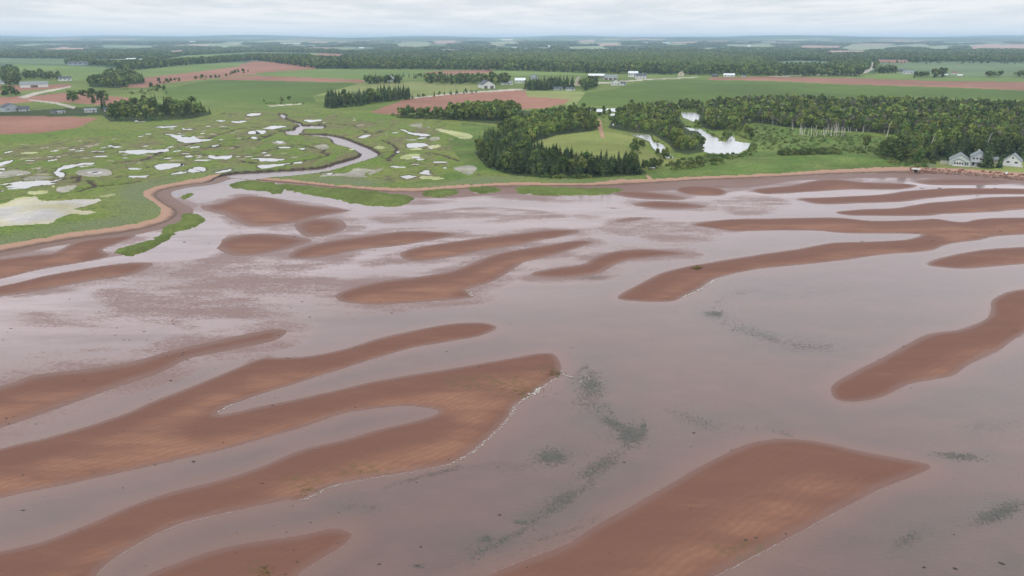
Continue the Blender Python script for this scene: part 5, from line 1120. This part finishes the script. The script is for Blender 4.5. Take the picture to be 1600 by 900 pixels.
# dark weed clumps on the flats
spots = [(303,721,1.3),(268,722,.6),(293,562,.9),(285,555,.9),(287,551,.8),(267,594,1.1),(57,662,.9),(132,596,.8),(10,654,.9),(14,662,.7),(37,744,.7),(228,884,.7),(192,762,.8),(36,797,1.),(354,837,.6),(270,500,.9),(257,505,.6),(289,512,.7),(271,506,.9),(225,518,.9),(315,484,.7),(308,495,.7),(371,475,.9),(472,471,.9),(484,495,1.),(612,489,.9),(797,506,.8),(698,549,.9),(893,543,.8),(749,573,.7),(451,560,.8),(488,582,.7),(448,559,.7),(475,563,.7),(426,633,1.),(430,621,.6),(1412,541,.9),(1423,606,.9),(1528,551,.6),(1084,676,1.),(1080,697,.7),(651,753,.9),(593,881,1.),(658,854,1.),(975,722,1.),(781,804,1.2),(652,884,1.),(1143,703,.7),(1307,754,.6),(824,887,.7),(1165,845,.9),(1181,841,.8),(1228,834,.8),(1493,888,1.4),(1444,886,1.1),(1565,880,1.6),(1491,835,.8),(1084,487,.6),(1347,377,1.2),(1457,377,1.2),(1563,362,1.),(1540,371,1.),(1432,363,1.),(1403,363,1.),(1412,311,.9),(109,467,.8),(155,487,.9),(17,513,.9),(12,519,.8),(5,531,.8),(183,512,.8),(194,531,.8),(230,531,.8),(202,531,.8),(183,468,.8),(267,427,.9),(160,432,.7),(288,378,1.3),(460,370,1.1),(586,391,.8),(549,326,.8),(327,380,.8),(1055,487,.7),(1547,455,.7),(1588,518,.8),(1268,293,.9),(1440,294,1.6),(1468,294,2.),(1555,294,1.6),(740,404,1.),(700,408,1.),(1183,404,.8),(960,492,.7),(879,482,.5)]
for _ in range(90): spots.append((r.uniform(0, 560), 420 + 480 * r.random() ** 1.3, r.uniform(.3, .75)))
for _ in range(45): spots.append((r.uniform(560, 1600), 440 + 450 * r.random(), r.uniform(.25, .6)))
for (px, py, s) in spots:
    x, y = unproj(px, py, 0.03); x = float(x); y = float(y); s *= .34 * (y / 150) ** .45
    i_ = int(np.argmin((X - x) ** 2 + (Y - y) ** 2)); zz = max(float(h[i_]), -.02)
    o = bpy.data.objects.new('seaweed_clump', r.choice(WD)); COL.objects.link(o); o.location = (x, y, zz); o.scale = (s * r.uniform(.8, 1.5), s * .8, s * .8); o.rotation_euler = (0, 0, r.uniform(-.5, .5))
    wtr = float(h[i_]) < 0.0
    tag(o, 'small dark clump of seaweed lying in the shallow water' if wtr else 'small dark clump of seaweed lying on bare red sand', 'seaweed', 'seaweed clumps in the shallows' if wtr else 'seaweed clumps on the sand')
# green weed raft on the long right bar
# ------------------------------------------------------------------ foam along the lips of the bars
V = []; Fc = []
def foam(P, wd, gap, seed):
    rr_ = random.Random(seed); W = toworld(smooth(P, 6, False), .02); 
    for i in range(len(W) - 1):
        a, b = W[i], W[i + 1]; L = math.hypot(*(b - a)); n = max(1, int(L / .13)); d = (b - a) / max(L, 1e-6); nn = np.array([-d[1], d[0]])
        for j in range(n):
            if rr_.random() < gap * (.5 + .5 * math.sin(i * 1.7 + j * .13) ** 2): continue
            c = a + (b - a) * (j + .5) / n + nn * (rr_.gauss(0, wd * .5) + .25 * math.sin((i * n + j) * .5) * wd); s = .5 * wd * rr_.uniform(.3, 1.0); b0 = len(V); ph = rr_.random() * 6.28; z = .045 + rr_.random() * .02
            for k in range(6):
                q = ph + 1.0472 * k; e = s * rr_.uniform(.6, 1.1); V.append((c[0] + (d[0] * math.cos(q) * 1.6 + nn[0] * math.sin(q) * .7) * e, c[1] + (d[1] * math.cos(q) * 1.6 + nn[1] * math.sin(q) * .7) * e, z))
            V.append((c[0], c[1], z + .05))
            for k in range(6): Fc.append((b0 + k, b0 + (k + 1) % 6, b0 + 6))
foam([(877,577),(878,584),(871,590),(850,604),(829,619),(805,634),(800,648),(794,655),(769,681),(736,708),(702,726)], .32, .35, 1)
foam([(845,606),(829,619)], .6, .1, 21)
foam([(702,726),(660,735),(600,745),(567,751),(534,757)], .16, .75, 2)
foam([(534,757),(515,762),(502,768),(485,777),(468,782)], .24, .1, 3)
foam([(367,799),(300,815),(257,830),(217,850),(196,863)], .13, .35, 4); foam([(196,863),(174,877),(147,904)], .13, .65, 41)
foam([(339,647),(354,637),(400,620),(467,599)], .16, .75, 5); foam([(339,645),(352,637),(372,629)], .3, .2, 6)
foam([(534,856),(500,876),(464,903)], .08, .7, 7)
foam([(1117,902),(1167,876),(1217,850)], .16, .35, 8); foam([(1217,850),(1267,823),(1317,796),(1340,784)], .12, .75, 81)
foam([(1067,465),(1094,452),(1117,437)], .5, .15, 9); foam([(1117,437),(1140,430),(1167,425)], .2, .7, 10); foam([(1108,486),(1117,485),(1126,488)], .22, .3, 11)
foam([(1310,625),(1334,629),(1377,622),(1400,612)], .12, .7, 12); foam([(731,453),(736,460),(743,464)], .5, .3, 13); foam([(800,428),(767,443),(731,453)], .2, .6, 14)
foam([(878,584),(885,588),(893,588)], .4, .2, 15); foam([(905,597),(913,596),(921,591)], .4, .3, 16); foam([(741,464),(701,470),(634,475),(540,478)], .12, .85, 17)
foam([(234,632),(200,646),(130,668)], .1, .9, 18); foam([(1434,744),(1400,757),(1367,770)], .08, .8, 19)
o = bpy.data.objects.new('sea_foam', mesh_from('sea_foam', V, Fc, [M['foam']])); COL.objects.link(o); tag(o, 'thin broken white foam lines along the sand bar edges', 'foam', kind='stuff')
# ------------------------------------------------------------------ eelgrass drifts showing through the shallows
V = []; Fc = []
def eel(cx, cy, rx, ry, n, size, seed, rot=0.):
    rr_ = random.Random(seed)
    for _ in range(int(n * 2.4)):
        a, b = rr_.gauss(0, .42), rr_.gauss(0, .42); u = a * rx; v = b * ry; px = cx + u * math.cos(rot) - v * math.sin(rot); py = cy + u * math.sin(rot) + v * math.cos(rot)
        x, y = unproj(px, py, 0); s = .5 * size * rr_.uniform(.3, 1.4); b0 = len(V); z = .018 + rr_.random() * .02; ang = rr_.uniform(-.2, .9); ph = rr_.random() * 6.28
        for k in range(7):
            q = ph + .8976 * k; e = s * rr_.uniform(.45, 1.1); ax, ay = 1.7 * e * math.cos(q), .75 * e * math.sin(q)
            V.append((x + ax * math.cos(ang) - ay * math.sin(ang), y + ax * math.sin(ang) + ay * math.cos(ang), z))
        Fc.append(tuple(range(b0, b0 + 7)))
def eelpath(P, n, wd, size, seed):
    W = smooth(P, 8, False); rr_ = random.Random(seed)
    for k in range(len(W) - 1):
        m = max(1, int(n * rr_.uniform(.15, 1.9) / len(W))); eel(W[k][0], W[k][1], wd * rr_.uniform(.5, 1.4), wd * .5 * rr_.uniform(.5, 1.4), m, size, seed * 100 + k, -.5)
eelpath([(893,588),(912,596),(922,615),(935,640),(958,662),(985,680),(990,690),(965,715),(945,735),(915,760),(885,785),(850,805),(812,832),(775,850),(735,870)], 620, 17, .15, 41)
eelpath([(905,580),(918,575),(930,600),(945,632),(960,650)], 160, 9, .15, 42); eelpath([(720,726),(690,738),(640,750),(600,762)], 120, 10, .1, 43); eelpath([(1040,640),(1075,652),(1120,665),(1200,672),(1240,682)], 150, 8, .12, 44)
eelpath([(935,810),(900,825),(860,838),(820,850)], 90, 12, .1, 45); eelpath([(1120,492),(1150,512),(1190,524),(1250,540),(1300,545)], 260, 16, .2, 46); eelpath([(1118,480),(1135,462),(1180,455),(1260,458),(1340,452)], 160, 14, .2, 47)
eel(985,680,26,18,420,.17,1); eel(960,662,26,9,170,.18,2,.4); eel(1006,668,6,12,70,.18,3); eel(862,714,30,14,330,.17,4); eel(800,728,60,10,90,.12,5); eel(935,728,44,12,260,.16,6,-.6)
eel(865,790,50,16,90,.14,7,-.5); eel(812,816,16,5,34,.18,8); eel(880,778,30,10,90,.16,9,-.4); eel(760,842,12,7,60,.13,10); eel(740,862,110,22,90,.09,11,-.3); eel(900,832,110,22,110,.10,12,-.3)
eel(925,600,22,20,230,.2,13,.9); eel(915,625,26,24,160,.16,14); eel(690,738,60,5,110,.12,15,-.2); eel(560,792,60,10,70,.1,16); eel(1500,713,44,7,200,.17,17,.1); eel(1560,802,46,14,620,.13,18,-.35); eel(1420,842,30,12,150,.1,19,-.5)
eel(1080,655,40,12,80,.14,20,.3); eel(655,884,14,5,30,.12,21); eel(1115,490,18,5,150,.2,22); eel(1180,520,60,12,160,.16,23,.35); eel(1262,540,60,10,120,.16,24); eel(925,434,30,4,90,.2,25)
eel(1550,668,60,14,60,.12,27); eel(1240,850,90,40,120,.06,28,-.5); eel(720,884,160,20,100,.07,29); eel(1330,840,120,40,100,.07,30); eel(560,560,60,14,60,.14,31); eel(950,680,70,40,120,.1,32)
o = bpy.data.objects.new('eelgrass', mesh_from('eelgrass', V, Fc, [M['eel']])); COL.objects.link(o); tag(o, 'grey-green eelgrass drifts lying in the shallow channels', 'seaweed', kind='stuff')
# tufts of green weed on the bars
V = []; Fc = []
def tufts(cx, cy, rx, ry, n, s0, seed):
    rr_ = random.Random(seed)
    for _ in range(n):
        px, py = cx + rr_.gauss(0, .45) * rx, cy + rr_.gauss(0, .45) * ry; x, y = unproj(px, py, .3); x, y = float(x), float(y); i_ = int(np.argmin((X - x) ** 2 + (Y - y) ** 2)); z = max(float(h[i_]), 0)
        for k in range(3):
            a = rr_.random() * 6.28; s = s0 * rr_.uniform(.5, 1.3); b0 = len(V); V.extend([(x, y, z - .02), (x + s * math.cos(a), y + s * math.sin(a), z + s * .3), (x + s * math.cos(a + 1.3), y + s * math.sin(a + 1.3), z + s * .35)]); Fc.append((b0, b0 + 1, b0 + 2))
tufts(412,893,16,12,55,.13,1); tufts(868,582,14,6,50,.22,2); tufts(820,612,46,10,60,.16,3); tufts(1089,418,7,2,45,.6,4); tufts(480,765,26,12,60,.11,5)
o = bpy.data.objects.new('green_algae', mesh_from('green_algae', V, Fc, [leaf_mat('algae', (.13, .11, .04), (.15, .13, .045))])); COL.objects.link(o); tag(o, 'green algae tufts on the sand bar tips', 'seaweed', kind='stuff')

# ------------------------------------------------------------------ air
hv, g = newmat('haze_air'); vol = g.n('ShaderNodeVolumePrincipled', {'Color': (.57, .76, 1.0, 1), 'Density': 1.0e-4, 'Anisotropy': 0.2}); g.n('ShaderNodeOutputMaterial', {1: vol.outputs[0]})
V = []; Fc = []; box(V, Fc, -31000, -1600, -4.3, 31000, 24500, 135)
hz_o = bpy.data.objects.new('haze', mesh_from('haze', V, Fc, [hv])); COL.objects.link(hz_o); tag(hz_o, 'pale blue summer haze over the distant hills', 'haze', kind='stuff')
